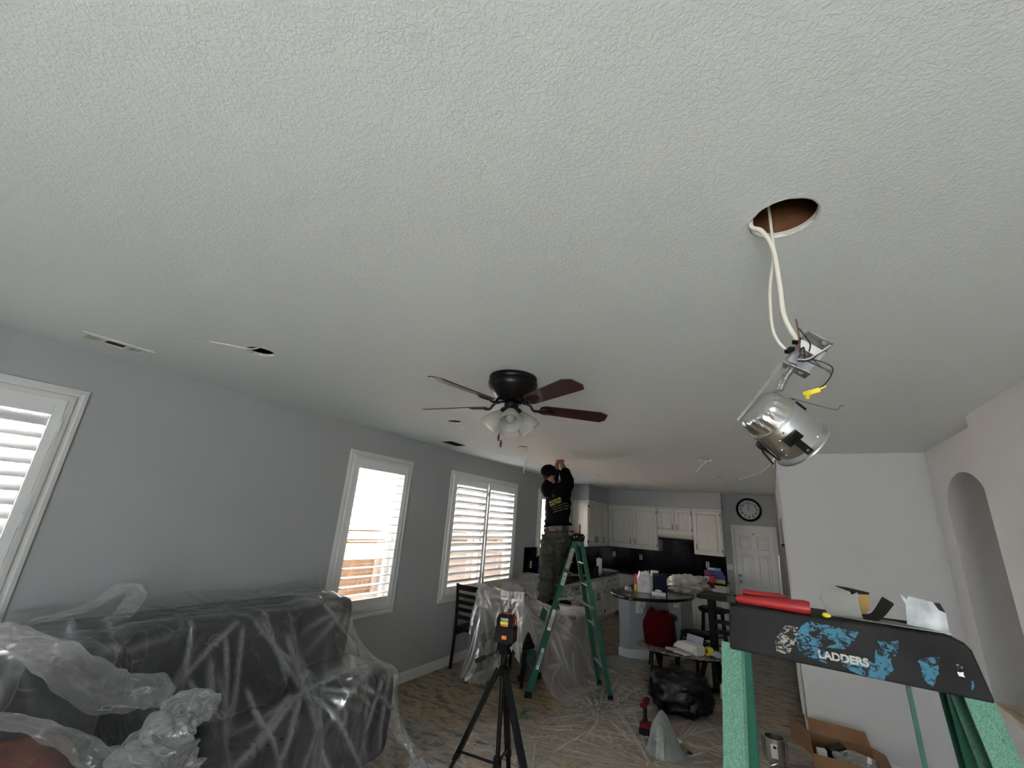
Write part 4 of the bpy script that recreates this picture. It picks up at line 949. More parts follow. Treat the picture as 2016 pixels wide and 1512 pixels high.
for i, z in enumerate((.27, .57, .86, 1.15, 1.43)):
    f = z/1.665; a = FN.lerp(RP[0][1], f); b = FF.lerp(RP[1][1], f); a.z = b.z = z
    c_ = (a+b)/2; hw = (b-a)/2; hw_ = hw*(1-.01/hw.length)
    MB().obb(c_, hw_, sp*.040, V(0, 0, .002)).obb(c_+sp*.038-V(0, 0, .014), hw_, sp*.002, V(0, 0, .014)).obb(c_-sp*.038-V(0, 0, .014), hw_, sp*.002, V(0, 0, .014)).build('step', 'aluminium_step', t)
for i, z in enumerate((.30, .72, 1.15, 1.4)):
    f = z/1.665; a = RN.lerp(RP[2][1], f); b = RFr.lerp(RP[3][1], f); a.z = b.z = z
    MB().bar(a+wd*.005, b-wd*.005, .028, .012, sp).build('rear_brace', 'aluminium_step', t)
for s, (fa, fb_), (ra, rb) in ((-1, RP[0], RP[2]), (1, RP[1], RP[3])):
    z1 = .99; a = fa.lerp(fb_, .60)+wd*s*.012; b = ra.lerp(rb, .55)+wd*s*.008; mdl = (a+b)/2+V(0, 0, .055)
    m = MB(); m.bar(a, mdl, .022, .004, V(0, 0, 1)); m.bar(mdl, b, .022, .004, V(0, 0, 1)); sp_ = m.build('spreader', 'galvanized_dull', t)
    MB().cyl(mdl-wd*.006, mdl+wd*.006, .008).build('hinge_rivet', 'steel', sp_)
# stickers on the near front rail (outer web face, normal -wd)
rd = (RP[0][1]-FN).normalized(); nrm = -wd
rs = sp-rd*sp.dot(rd); rs.normalize()
def rail_pt(f): return FN.lerp(RP[0][1], f)-wd*.0012
def sticker(f0, f1, wdt, mm, nm='sticker'):
    a, b = rail_pt(f0), rail_pt(f1); s = MB().obb((a+b)/2, (b-a)/2, rs*wdt/2, wd*.0006).build(nm, mm, t); return s
sticker(.80, .945, .046, 'label_grey'); sticker(.69, .775, .044, 'label_white'); q = sticker(.70, .74, .034, 'label_grey')
sticker(.40, .53, .044, 'label_white'); sticker(.42, .49, .030, 'label_yellow')
MB().prism([(-.010, -.014), (.004, -.006), (.014, .012), (.004, .008), (-.004, .014)], rail_pt(.75)-wd*.0012, rs, rd, -wd*.0006).build('warning_mark', 'ink', t)
a, b = rail_pt(.165), rail_pt(.29); lp = MB().obb((a+b)/2, (b-a)/2, rs*.017, wd*.0006).build('name_plate', 'label_white', t)
text('WERNER', .034, 'ink', 'lettering', t, (a+b)/2-wd*.0012, rd, rs*-1 if (rd.cross(-rs)).dot(-wd) > 0 else rs, bold=.001)
# tools on the worker's ladder cap
ct_ = cc+V(0, 0, .048)
t = thing('screwdriver', 'red-orange handled screwdriver standing upright in the cap of the worker\'s ladder', 'screwdriver', ct_+sp*.04)
p = ct_+sp*.045-wd*.05-V(0, 0, .03)
MB().loft([(p+V(0, 0, z), (r, 0, 0), (0, r, 0)) for z, r in ((.03, .006), (.035, .013), (.06, .016), (.075, .011), (.09, .016), (.13, .015), (.145, .008))], 10).build('handle', 'screwdriver_red', t, smooth=True)
MB().cyl(p+V(0, 0, -.05), p+V(0, 0, .035), .004).build('shaft', 'steel', t)
t = thing('pliers', 'dark red gripped pliers lying on the cap of the worker\'s ladder', 'pliers', ct_-sp*.03)
p = ct_-sp*.03+V(0, 0, .012)
m = MB(); m.tube(bez([p-sp*.05-wd*.08, p-sp*.02, p+sp*.02+wd*.02], 5), .008, 8); m.tube(bez([p-sp*.06+wd*.01, p-sp*.02+V(0, 0, .012), p+sp*.02+wd*.03+V(0, 0, .012)], 5), .008, 8); m.build('grips', 'red_dark', t, smooth=True)
MB().tube([p+sp*.02+wd*.025, p+sp*.055+wd*.05], [.010, .005], 8).build('jaws', 'steel', t)

# near ladder ------------------------------------------------------
t = thing('step_ladder', 'green fibreglass step ladder with worn black cap in the right foreground', 'ladder', (.08, 1.1, 0))
F0 = 1.02
outl = [(-.094, 1.646), (.263, 1.640), (.250, 1.708), (.243, 1.717), (.226, 1.724), (-.084, 1.724), (-.089, 1.718)]
m = MB().prism(outl, (0, F0, 0), (1, 0, 0), (0, 0, 1), (0, .13, 0)); m.build('cap', 'cap_rubber', t, bevel=.005, bseg=3)
CT = 1.724
# rails (front pair towards the camera, rear pair beyond)
m = MB(); chan(m, (-.16, .62, .03), (-.108, 1.064, 1.646), (1, 0, 0), .034, (0, .078, 0)); m.build('front_rail', 'fibreglass_near', t)
m = MB(); chan(m, (.46, .62, .03), (.262, 1.064, 1.641), (1, 0, 0), .034, (0, .078, 0), open_=-1); m.build('front_rail', 'fibreglass_near', t)
m = MB(); chan(m, (-.15, 1.62, .03), (-.092, 1.13, 1.65), (1, 0, 0), .028, (0, .06, 0)); m.build('rear_rail', 'fibreglass_far', t)
m = MB(); chan(m, (.44, 1.62, .03), (.252, 1.13, 1.645), (1, 0, 0), .028, (0, .06, 0), open_=-1); m.build('rear_rail', 'fibreglass_far', t)
for i, z in enumerate((.30, .60, .90, 1.20, 1.47)):
    f = (z-.03)/1.62; xa = -.16+(.052)*f; xb = .46-.198*f; yy = .62+.425*f
    if z < 1.35: MB().box(xa+.01, xb-.01, yy-.04, yy+.04, z-.002, z+.002).box(xa+.01, xb-.01, yy-.04, yy-.036, z-.03, z).box(xa+.01, xb-.01, yy+.036, yy+.04, z-.03, z).build('step', 'aluminium_step', t)
for x, y in ((-.145, .62), (.445, .62), (-.135, 1.62), (.425, 1.62)): MB().box(x-.025, x+.025, y-.045, y+.045, 0, .045).build('foot', 'black_rubber', t, bevel=.004)
MB().bar((0.1841, 1.1500, 1.6142), (0.1902, 1.1700, 1.4884), .005, .007, (0, 1, 0)).build('rear_brace', 'fibreglass_far', t)
MB().bar((-.10, 1.25, 1.2), (.30, 1.25, 1.2), .03, .012, (0, 1, 0)).build('rear_brace', 'aluminium_step', t)
# worn decal on the cap face
def worn(name, cA, sc, lo, hi, cB=(.035, .036, .036)):
    m_, nt, out = nodes(name); b = N(nt, 'ShaderNodeBsdfPrincipled'); nt.links.new(b.outputs[0], out.inputs[0]); b.inputs['Roughness'].default_value = .6; b.inputs['Specular IOR Level'].default_value = .12
    v = tex_coord(nt, (1, 1, 1.4)); n = N(nt, 'ShaderNodeTexNoise'); n.inputs['Scale'].default_value = sc; n.inputs['Detail'].default_value = 6; n.inputs['Distortion'].default_value = 1.2; n.inputs['Roughness'].default_value = .65
    nt.links.new(v, n.inputs['Vector']); r = N(nt, 'ShaderNodeValToRGB'); r.color_ramp.elements[0].position = lo; r.color_ramp.elements[1].position = hi
    r.color_ramp.elements[0].color = rgba(cB); r.color_ramp.elements[1].color = rgba(cA); nt.links.new(n.outputs[0], r.inputs[0]); nt.links.new(r.outputs[0], b.inputs['Base Color'])
worn('worn_blue', (.045, .16, .24), 75, .46, .52, (.014, .014, .014)); worn('worn_blue_solid', (.045, .16, .24), 65, .44, .50, (.018, .018, .018)); worn('worn_white', (.30, .30, .27), 110, .50, .56, (.018, .018, .018)); worn('worn_letter', (.42, .42, .38), 70, .36, .42, (.03, .09, .12))
fy = F0-.0006
def decal(px, mm):
    pp_ = [(Vector(p).x, Vector(p).z) for p in px]; pts = []
    for (ax_, az_), (bx_, bz_) in zip(pp_, pp_[1:]+pp_[:1]):
        k_ = max(2, int(math.hypot(bx_-ax_, bz_-az_)/.0022))
        for q_ in range(k_): pts.append((ax_+(bx_-ax_)*q_/k_+random.uniform(-.0011, .0011), az_+(bz_-az_)*q_/k_+random.uniform(-.0011, .0011)))
    MB().prism(pts, (0, fy, 0), (1, 0, 0), (0, 0, 1), (0, .0012, 0)).build('worn_decal', mm, t)
decal([(0.0215, 1.0200, 1.6984), (0.0382, 1.0200, 1.7159), (0.1098, 1.0200, 1.7095), (0.1029, 1.0200, 1.6951), (0.0862, 1.0200, 1.6797), (0.0409, 1.0200, 1.6760), (0.0179, 1.0200, 1.6798)][::-1], 'worn_blue')
decal([(0.0176, 1.0190, 1.6783), (0.0186, 1.0190, 1.6600), (0.0591, 1.0190, 1.6531), (0.0605, 1.0190, 1.6696), (0.0408, 1.0190, 1.6762)], 'worn_blue')
decal([(0.0863, 1.0200, 1.6705), (0.0811, 1.0200, 1.6528), (0.1006, 1.0200, 1.6448), (0.1335, 1.0200, 1.6446), (0.1478, 1.0200, 1.6620), (0.1477, 1.0200, 1.6861), (0.1283, 1.0200, 1.6876), (0.1265, 1.0200, 1.6672)], 'worn_blue_solid')
decal([(0.1343, 1.0200, 1.7008), (0.1368, 1.0200, 1.6915), (0.1532, 1.0200, 1.6798), (0.1589, 1.0200, 1.6919), (0.1625, 1.0200, 1.7059), (0.1501, 1.0200, 1.7014)], 'worn_blue')
decal([(0.1823, 1.0200, 1.6819), (0.1849, 1.0200, 1.6542), (0.1946, 1.0200, 1.6480), (0.2048, 1.0200, 1.6723), (0.2092, 1.0200, 1.6908), (0.1941, 1.0200, 1.6899)], 'worn_blue_solid')
decal([(-0.0174, 1.0200, 1.6735), (-0.0152, 1.0200, 1.6558), (0.0028, 1.0200, 1.6560), (0.0163, 1.0200, 1.6795), (0.0228, 1.0200, 1.7027), (0.0016, 1.0200, 1.7017)], 'worn_white')
decal([(0.2263, 1.0200, 1.6754), (0.2280, 1.0200, 1.6689), (0.2342, 1.0200, 1.6689), (0.2331, 1.0200, 1.6755)], 'label_white'); decal([(0.2396, 1.0200, 1.6647), (0.2392, 1.0200, 1.6539), (0.2409, 1.0200, 1.6543), (0.2430, 1.0200, 1.6654)], 'worn_blue_solid')
decal([(0.2278, 1.0200, 1.6868), (0.2283, 1.0200, 1.6799), (0.2342, 1.0200, 1.6812), (0.2314, 1.0200, 1.6847)], 'worn_white')
la, lb_ = Vector((0.0395, 1.0200, 1.6646)), Vector((0.1248, 1.0200, 1.6646)); md = (la+lb_)/2; dx = (lb_-la)
text('LADDERS', .0165, 'worn_letter', 'lettering', t, (md.x, fy-.0008, md.z), (dx.x, 0, dx.z), (-dx.z, 0, dx.x), bold=.0007)
# objects on the near ladder's cap ---------------------------------
t = thing('cutter_tool', 'bright red handled cutting tool lying on the left of the near ladder cap', 'hand tool', (0.0005, 1.0500, 1.7248))
P0, P1 = Vector((-.078, 1.045, CT+.010)), Vector((.045, 1.035, CT+.012)); d = (P1-P0)
m = MB(); m.loft([(P0+d*f, (0, wy, 0), (0, 0, hz)) for f, wy, hz in ((0, .006, .004), (.04, .011, .008), (.3, .014, .0085), (.7, .016, .0105), (.93, .017, .012), (1.0, .015, .0105))], 16); m.build('lower_handle', 'red_rubber', t, smooth=True)
P2, P3 = Vector((-.066, 1.062, CT+.021)), Vector((.012, 1.062, CT+.021)); d = P3-P2
m = MB(); m.loft([(P2+d*f, (0, wy, 0), (0, 0, hz)) for f, wy, hz in ((0, .006, .004), (.1, .011, .006), (.8, .011, .006), (1, .007, .003))], 14); m.build('upper_handle', 'red_rubber', t, smooth=True)
m = MB(); m.box(-.094, -.078, 1.04, 1.05, CT+.001, CT+.014); m.box(-.088, -.082, 1.038, 1.052, CT+.001, CT+.02); m.build('pivot', 'dark_grey', t, bevel=.001)
def plate(mb, pts, th=.0012, n=None):
    pts = [Vector(p) for p in pts]; ce = sum(pts, Vector())/len(pts); nw_ = sum((a.cross(b) for a, b in zip(pts, pts[1:]+pts[:1])), Vector()).normalized(); pts = [p-nw_*(p-ce).dot(nw_) for p in pts]; n = nw_*th; k = len(pts)
    mb.add(pts+[p+n for p in pts], [tuple(range(k-1, -1, -1)), tuple(range(k, 2*k))]+[(i, (i+1) % k, k+(i+1) % k, k+i) for i in range(k)])
t = thing('metal_bracket', 'dull grey bent sheet metal plate standing beside the red handled tool', 'bracket', (.07, 1.07, CT))
m = MB(); plate(m, [(0.0690, 1.0750, 1.7734), (0.0718, 1.0750, 1.7702), (0.1085, 1.0700, 1.7702), (0.1102, 1.0700, 1.7610), (0.1231, 1.0680, 1.7698), (0.1219, 1.0650, 1.7538), (0.1243, 1.0550, 1.7193), (0.0874, 1.0600, 1.7225), (0.0747, 1.0700, 1.7233), (0.0643, 1.0750, 1.7489)]); m.build('upright_plate', 'galvanized_dull', t)
m = MB(); plate(m, [(.085, 1.05, CT+.0015), (.14, 1.06, CT+.0015), (.15, 1.10, CT+.0015), (.09, 1.11, CT+.0015)]); m.build('foot_plate', 'galvanized_dull', t)
t = thing('velcro_strap', 'curled black hook-and-loop strap with tan inner side on the near ladder cap', 'strap', (.11, 1.09, CT))
m = MB(); plate(m, [(0.0951, 1.1100, 1.7730), (0.1166, 1.1100, 1.7739), (0.1450, 1.1000, 1.7680), (0.1416, 1.0900, 1.7650), (0.1261, 1.0800, 1.7699), (0.1105, 1.0900, 1.7687)]); plate(m, [(0.1121, 1.0750, 1.7702), (0.1253, 1.0750, 1.7686), (0.1164, 1.0750, 1.7579), (0.1143, 1.0750, 1.7645)]); m.build('folded_flap', 'velcro', t)
m = MB(); plate(m, [(0.1269, 1.0900, 1.7665), (0.1434, 1.0900, 1.7670), (0.1403, 1.0900, 1.7410), (0.1340, 1.0900, 1.7333), (0.1274, 1.0900, 1.7332), (0.1242, 1.0900, 1.7471)]); m.build('inner_face', 'cardboard_kraft', t)
sp_pts = [(0.1263, 1.0800, 1.7301), (0.1367, 1.0800, 1.7317), (0.1451, 1.0800, 1.7397), (0.1602, 1.0800, 1.7635)]
sp2 = [(0.1284, 1.0600, 1.7233), (0.1412, 1.0600, 1.7246), (0.1556, 1.0600, 1.7365), (0.1711, 1.0600, 1.7566)]
A_, B_ = bez(sp_pts, 6), bez(sp2, 6); m = MB(); k = len(A_)
off = Vector((0, .004, .0025)); vs = list(A_)+list(B_)+[p+off for p in A_]+[p+off for p in B_]
m.add(vs, [(i, i+1, k+i+1, k+i) for i in range(k-1)]+[(2*k+i, 3*k+i, 3*k+i+1, 2*k+i+1) for i in range(k-1)]+[(i, 2*k+i, 2*k+i+1, i+1) for i in range(k-1)]+[(k+i, k+i+1, 3*k+i+1, 3*k+i) for i in range(k-1)]+[(0, k, 3*k, 2*k), (k-1, 3*k-1, 4*k-1, 2*k-1)])
m.build('loose_end', 'velcro', t, smooth=True)
t = thing('metal_bracket', 'shiny galvanized bent plate standing at the right of the near ladder cap', 'bracket', (.18, 1.07, CT))
m = MB(); plate(m, [(0.1898, 1.0750, 1.7584), (0.1874, 1.0750, 1.7646), (0.1855, 1.0750, 1.7742), (0.1931, 1.0750, 1.7662), (0.1954, 1.0750, 1.7722), (0.2251, 1.0680, 1.7683), (0.2291, 1.0660, 1.7573), (0.2382, 1.0640, 1.7543), (0.2349, 1.0550, 1.7203), (0.1849, 1.0650, 1.7278)]); m.build('upright_plate', 'galvanized', t)
m = MB(); plate(m, [(0.2253, 1.0640, 1.7672), (0.2326, 1.0620, 1.7677), (0.2376, 1.0620, 1.7537), (0.2299, 1.0640, 1.7569)]); m.build('corner_tab', 'dark_grey', t)
m = MB(); plate(m, [(.108, 1.05, CT+.0015), (.232, 1.03, CT+.0015), (.17, 1.09, CT+.0015), (.12, 1.09, CT+.0015)]); m.build('foot_plate', 'galvanized_dull', t)
tag(MB().blob((.068, 1.03, CT+.004), (.007, .007, .004), 12, 8, noise=.3).build('wire_nut', 'yellow_plastic', smooth=True), 'tiny yellow wire connector lying at the front edge of the near ladder cap', 'wire connector')

# ================================================================== TRIPOD AND LASER
TX, TY = -1.335, 2.30
t = thing('tripod', 'black aluminium camera tripod with a long pan handle standing on the floor', 'tripod', (TX, TY, 0))
HZ = 1.19
m = MB(); m.cyl((TX, TY, .62), (TX, TY, HZ-.02), .012); m.build('center_column', 'black_gloss', t, smooth=True)
m = MB(); m.lathe([(.001, 0), (.028, 0), (.036, .015), (.030, .04), (.018, .05), (.001, .05)], (TX, TY, HZ-.135), 20); m.cyl((TX, TY, HZ-.09), (TX, TY, HZ-.035), .018); m.build('collar', 'black_plastic', t, smooth=True)
m = MB(); m.box(TX-.022, TX+.022, TY-.02, TY+.02, HZ-.04, HZ).box(TX-.032, TX+.030, TY-.03, TY+.03, HZ, HZ+.012).cyl((TX-.045, TY, HZ-.02), (TX+.035, TY, HZ-.02), .013); m.build('pan_head', 'black_plastic', t, bevel=.003)
h0 = Vector((TX-.02, TY-.02, HZ-.02)); h1 = Vector((-1.4673, 2.2200, 1.1080))
MB().tube([h0, h0.lerp(h1, .55), h0.lerp(h1, .56), h0.lerp(h1, .75), h1], [.0045, .0045, .009, .012, .010], 10).build('pan_handle', 'black_plastic', t, smooth=True)
feet = []
for tgt, yb in (((-1.6037, 2.3000, 0.5664), 0), ((-1.3925, 2.5200, 0.5486), 0), ((-1.0868, 2.1000, 0.7871), 0)):
    hub = Vector((TX, TY, HZ-.11)); q = Vector(tgt); d = (q-hub); f = (hub.z)/(hub.z-q.z); foot = hub+d*f
    dd = d.normalized(); h_ = Vector((d.x, d.y, 0)).normalized(); st = hub+h_*.028
    k = st.lerp(foot, .42); feet.append((st, foot))
    lg = MB().bar(st, k, .034, .022, h_.cross(V(0, 0, 1))).build('leg', 'black_gloss', t, bevel=.003)
    MB().bar(k, foot, .024, .016, h_.cross(V(0, 0, 1))).build('lower_section', 'black_gloss', lg, bevel=.002)
    MB().obb(k, dd*.022, h_.cross(V(0, 0, 1)).normalized()*.018, h_*.014).build('leg_lock', 'black_plastic', lg, bevel=.003)
    cp_ = Vector((TX, TY, .66)); e_ = st.lerp(foot, .40); MB().bar(cp_, e_, .012, .005).build('spreader_arm', 'black_metal', t)
    MB().blob(foot+V(0, 0, .012), (.014, .014, .014), 12, 8).build('rubber_foot', 'black_rubber', lg)
MB().cyl((TX, TY, .64), (TX, TY, .69), .022).build('spreader_hub', 'black_plastic', t)
st, ft = feet[2]; dd = (ft-st).normalized(); cam_side = V(0, 0, 0)
hh = Vector((ft.x-st.x, ft.y-st.y, 0)).normalized(); sd = hh.cross(V(0, 0, 1)); nrm_ = dd.cross(sd).normalized()
vd = (Vector((0, 0, 1.85))-st).normalized()
if sd.dot(vd) < 0: sd = -sd
if nrm_.dot(vd) < 0: nrm_ = -nrm_
pc = st.lerp(ft, .30)+nrm_*.0095
text('BOSCH', .022, 'bosch_red', 'lettering', t, pc, dd, nrm_.cross(dd), bold=.0006)
# laser level
LZ = HZ+.013
t = thing('laser_level', 'black and orange cross-line laser level mounted on top of the tripod', 'laser level', (TX, TY, LZ))
u = Vector((.93, .20, 0)).normalized(); w2 = Vector((-u.y, u.x, 0))    # u to the right, w2 away from camera
def lb(cu, cw, cz, hu, hw, hz): return (Vector((TX, TY, LZ))+u*cu+w2*cw+V(0, 0, cz), u*hu, w2*hw, V(0, 0, hz))
MB().prism([(-.048, 0.012), (-.048, .125), (-.035, .148), (.035, .148), (.050, .125), (.050, .012)], Vector((TX, TY, LZ))-w2*.032, u, (0, 0, 1), w2*.07).build('case', 'black_plastic', t, bevel=.006, bseg=3)
MB().prism([(-.052, .01), (-.052, .085), (-.044, .09), (.048, .09), (.055, .085), (.055, .01)], Vector((TX, TY, LZ))-w2*.036, u, (0, 0, 1), w2*.078).build('rubber_guard', 'black_rubber', t, bevel=.005)
MB().obb(*lb(0, 0, .006, .03, .028, .006)).build('mount_base', 'black_plastic', t)
f0 = Vector((TX, TY, LZ))-w2*.0375
MB().prism([(-.022, .088), (-.022, .070), (-.012, .062), (.010, .062), (.020, .073), (.020, .088)][::-1], f0+V(0, 0, .008)+w2*.004, u, (0, 0, 1), w2*.003).build('button_panel', 'orange_plastic', t)
MB().prism([(-.024, .125), (.021, .125), (.021, .110), (-.024, .110)], f0+w2*.0035-V(0, 0, .012), u, (0, 0, 1), w2*.003).build('warning_label', 'yellow_plastic', t)
MB().prism([(-.024, .142), (.021, .142), (.021, .127), (-.024, .127)], f0+w2*.0035-V(0, 0, .012), u, (0, 0, 1), w2*.003).build('small_label', 'label_grey', t)
MB().prism([(-.010, .028), (.018, .028), (.018, .046), (-.010, .046)], f0-w2*.001, u, (0, 0, 1), w2*.002).build('power_switch', 'orange_plastic', t, bevel=.003)
m = MB(); m.obb(*lb(.047, .0, .120, .005, .020, .018)); m.obb(*lb(.051, .0, .06, .005, .03, .010)); m.build('side_window', 'red_dark', t, bevel=.003)
MB().tube([Vector((TX, TY, LZ))+u*a_+w2*b_+V(0, 0, z_) for a_, b_, z_ in ((-.01, .0, .149), (.03, .0, .149), (.051, .0, .128), (.054, 0, .10))], .003, 8).build('edge_strip', 'orange_plastic', t)
# ================================================================== WORKER ON THE LADDER
def remesh(o, vox, smooth=4, wr=0, wsc=12, sub=0):
    m = o.modifiers.new('r', 'REMESH'); m.mode = 'VOXEL'; m.voxel_size = vox
    s = o.modifiers.new('s', 'SMOOTH'); s.factor = .5; s.iterations = smooth
    dg = bpy.context.evaluated_depsgraph_get(); me = bpy.data.meshes.new_from_object(o.evaluated_get(dg))
    mm = o.data.materials[0]; o.modifiers.clear(); me.materials.clear(); me.materials.append(mm)
    if wr:
        n = len(me.vertices); co = np.empty(n*3); me.vertices.foreach_get('co', co); co = co.reshape(-1, 3)
        no = np.empty(n*3); me.vertices.foreach_get('normal', no); no = no.reshape(-1, 3)
        for i in range(n):
            p = Vector(co[i]); v = nz.noise(Vector((p.x*wsc, p.y*wsc, p.z*wsc*1.6))); v2 = nz.noise(Vector((p.x*wsc*2.2, p.y*wsc*2.2, p.z*wsc*3.5+5)))
            co[i] += no[i]*wr*((1-abs(v)*2.4)+.4*v2)
        me.vertices.foreach_set('co', co.ravel()); me.update()
    me.polygons.foreach_set('use_smooth', [True]*len(me.polygons)); o.data = me; return o
def limb(mb, pts, rr, seg=16, n=6):
    P_ = bez(pts, n); t = np.linspace(0, len(rr)-1, len(P_)); R_ = np.interp(t, range(len(rr)), rr); mb.tube(P_, list(map(float, R_)), seg)
    for p, r in ((pts[0], rr[0]), (pts[-1], rr[-1])): mb.blob(p, (r, r, r), 12, 8)
man = thing('worker', 'person in black t-shirt, cap and olive trousers on the ladder, reaching into a ceiling hole', 'person', (-2.42, 5.2, .86))
hip = Vector((-2.3839, 5.2200, 1.7566)); ch = Vector((-2.3794, 5.2400, 2.1406)); nk = Vector((-2.4981, 5.2700, 2.3560))
hd = Vector((-2.5541, 5.2800, 2.4844))
Fw = Vector((-.10, .995, 0)).normalized(); Rt = Vector((.97, -.12, .12)).normalized()
shL = Vector((-2.5309, 5.2200, 2.2839)); shR = Vector((-2.2673, 5.2800, 2.3613))
elR = Vector((-2.3991, 5.4700, 2.5368)); hR = Vector((-2.5428, 5.6800, 2.6790)); elL = Vector((-2.5510, 5.5000, 2.5327)); hL = Vector((-2.6242, 5.7000, 2.6749))
kL, kR = Vector((-2.4568, 5.1700, 1.3787)), Vector((-2.3991, 5.2700, 1.3924))
aL, aR = Vector((-2.4537, 5.1000, 1.0181)), Vector((-2.4150, 5.2800, 0.9945))
bodymesh = MB()
# torso core + legs core (inside the clothes), neck, head, arms, hands in one surface
limb(bodymesh, [hip, (hip+ch)/2, ch, nk-V(0, 0, .06)], [.115, .105, .12, .07])
limb(bodymesh, [nk-V(0, 0, .07), nk, hd], [.058, .052, .055])
Hu = (Vector((0, 0, 1))*.93-Fw*.36+Rt*.05).normalized()       # head's up axis, tipped back
Hf = (Fw*.80+Rt*.60); Hf = (Hf-Hu*Hf.dot(Hu)).normalized(); Hr = Hf.cross(Hu)
def hp_(f, r, u): return hd+Hf*f+Hr*r+Hu*u
m = bodymesh
m.loft([(hp_(.012+.0*f, 0, u), Hf*rf, Hr*rr_) for u, rf, rr_, f in ((-.115, .035, .03, 0), (-.10, .066, .050, 0), (-.07, .080, .062, 0), (-.03, .088, .071, 0), (.02, .094, .075, 0), (.06, .090, .072, 0), (.095, .065, .054, 0), (.112, .03, .025, 0))], 20)
m.loft([(hp_(.085, 0, .012), Hr*.009, Hu*.02), (hp_(.100, 0, .0), Hr*.013, Hu*.018), (hp_(.118, 0, -.012), Hr*.016, Hu*.012)], 10)       # nose
m.blob(hp_(.090, 0, -.052), (.014, .024, .010), 12, 8); m.blob(hp_(.080, 0, -.095), (.02, .022, .016), 12, 8)             # lips, chin
for s in (-1, 1):
    m.blob(hp_(0, s*.076, -.005), (.018, .010, .030), 10, 8)         # ears
    m.blob(hp_(.078, s*.030, .022), (.016, .02, .008), 10, 8)
limb(m, [shR, (shR+elR)/2+V(.01, 0, 0), elR], [.060, .052, .044]); limb(m, [elR, elR.lerp(hR, .5), hR], [.043, .041, .030])
limb(m, [shL, (shL+elL)/2+V(-.01, 0, 0), elL], [.060, .052, .044]); limb(m, [elL, elL.lerp(hL, .5), hL], [.043, .040, .030])
def hand(m, w, tip, thumb_side, spread):
    w, tip = Vector(w), Vector(tip); d = (tip-w).normalized(); s = Vector(thumb_side); s = (s-d*s.dot(d)).normalized(); n = d.cross(s)
    m.loft([(w-d*.01, s*.028, n*.020), (w+d*.03, s*.038, n*.019), (w+d*.065, s*.043, n*.017), (w+d*.095, s*.042, n*.013)], 16)
    for i, (off, L_) in enumerate(((.033, .070), (.011, .080), (-.012, .074), (-.034, .058))):
        b = w+d*.085+s*off; k1 = b+d*L_*.5+n*.006*spread; k2 = b+d*L_*.80+n*.022*spread; k3 = b+d*L_*.95+n*.040*spread
        m.tube([b-d*.02, b, k1, k2, k3], [.010, .0095, .0088, .008, .006], 10); m.blob(k3, (.006, .006, .006), 8, 6)
    b = w+d*.02+s*.032; m.tube([b-s*.01, b+s*.018+d*.022, b+s*.030+d*.045+n*.008, b+s*.028+d*.070+n*.02], [.013, .0115, .010, .007], 10)
hand(m, hR, hR+V(-.03, .04, .10), (-1, 0, 0), 1); hand(m, hL, hL+V(.03, .04, .10), (1, 0, .1), -1)
limb(m, [hip-Rt*.08-V(0, 0, .06), kL, aL], [.085, .055, .040]); limb(m, [hip+Rt*.08-V(0, 0, .06), kR, aR], [.085, .055, .040])
bo = m.build('body', 'skin', man, smooth=True, weld=False); remesh(bo, .0055, 3)
# eyes
for s in (-1, 1): MB().blob(hp_(.083, s*.030, .020), (.009, .009, .009), 10, 8).build('eye', 'label_white', man, smooth=True)
# hair under the cap
MB().loft([(hp_(-.012, 0, u), Hf*rf, Hr*rr_) for u, rf, rr_ in ((-.075, .055, .055), (-.05, .084, .074), (-.01, .094, .079), (.02, .095, .080))], 20).build('hair', 'hair', man, smooth=True)
# cap with brim
m = MB(); m.loft([(hp_(.0, 0, u), Hf*rf, Hr*rr_) for u, rf, rr_ in ((-.012, .104, .084), (.02, .108, .088), (.06, .106, .087), (.095, .088, .074), (.118, .052, .045), (.126, .012, .012))], 28)
cpo = m.build('baseball_cap', 'cap_cloth', man, smooth=True)
m = MB(); vs = []
for lay in (0, .005):
    for i in range(13):
        a = R(-75+150*i/12); rx = .098; vs.append(hp_(rx*math.cos(a)*1.0, .082*math.sin(a), .018+lay)); 
    for i in range(13):
        a = R(-75+150*i/12); vs.append(hp_(.075+.105*math.cos(a*.9), .080*math.sin(a), .030+lay-.018*abs(math.sin(a))))
m.add(vs, [(i, i+1, 14+i, 13+i) for i in range(12)]+[(26+i, 39+i, 40+i, 27+i) for i in range(12)]+[(13+i, 14+i, 40+i, 39+i) for i in range(12)]+[(0, 13, 39, 26), (12, 38, 51, 25)])
m.build('brim', 'cap_cloth', cpo, smooth=True)
MB().blob(hp_(0, 0, .127), (.006, .006, .004), 10, 6).build('button', 'cap_cloth', cpo)
MB().obb(hp_(-.100, -.03, .0), Hr*.012, Hu*.005, Hf*.003).build('strap_buckle', 'print_grey', cpo)
# t-shirt
m = MB(); up = Vector((0, 0, 1))
secs = [(hip+Rt*.026+V(.0, -.01, .062), .212, .152), (hip+Rt*.008+V(0, 0, .09), .190, .140), (hip+V(0, 0, .12), .178, .128), (hip.lerp(ch, .6), .182, .130), (ch, .188, .128), (ch+V(-.005, 0, .10), .190, .120), ((shL+shR)/2+V(0, 0, .01), .165, .095), (nk-V(0, 0, .015), .075, .068)]
m.loft([(c, Rt*a, Fw*b) for c, a, b in secs], 28)
for sh, el, hh in ((shR, elR, 1), (shL, elL, -1)):
    inn = sh-Rt*hh*.05-V(0, 0, .05)
    limb(m, [inn, sh, sh.lerp(el, .5), sh.lerp(el, .88)], [.10, .082, .076, .070])
so = m.build('t_shirt', 'shirt', man, smooth=True, weld=False); remesh(so, .009, 5, .009, 8)
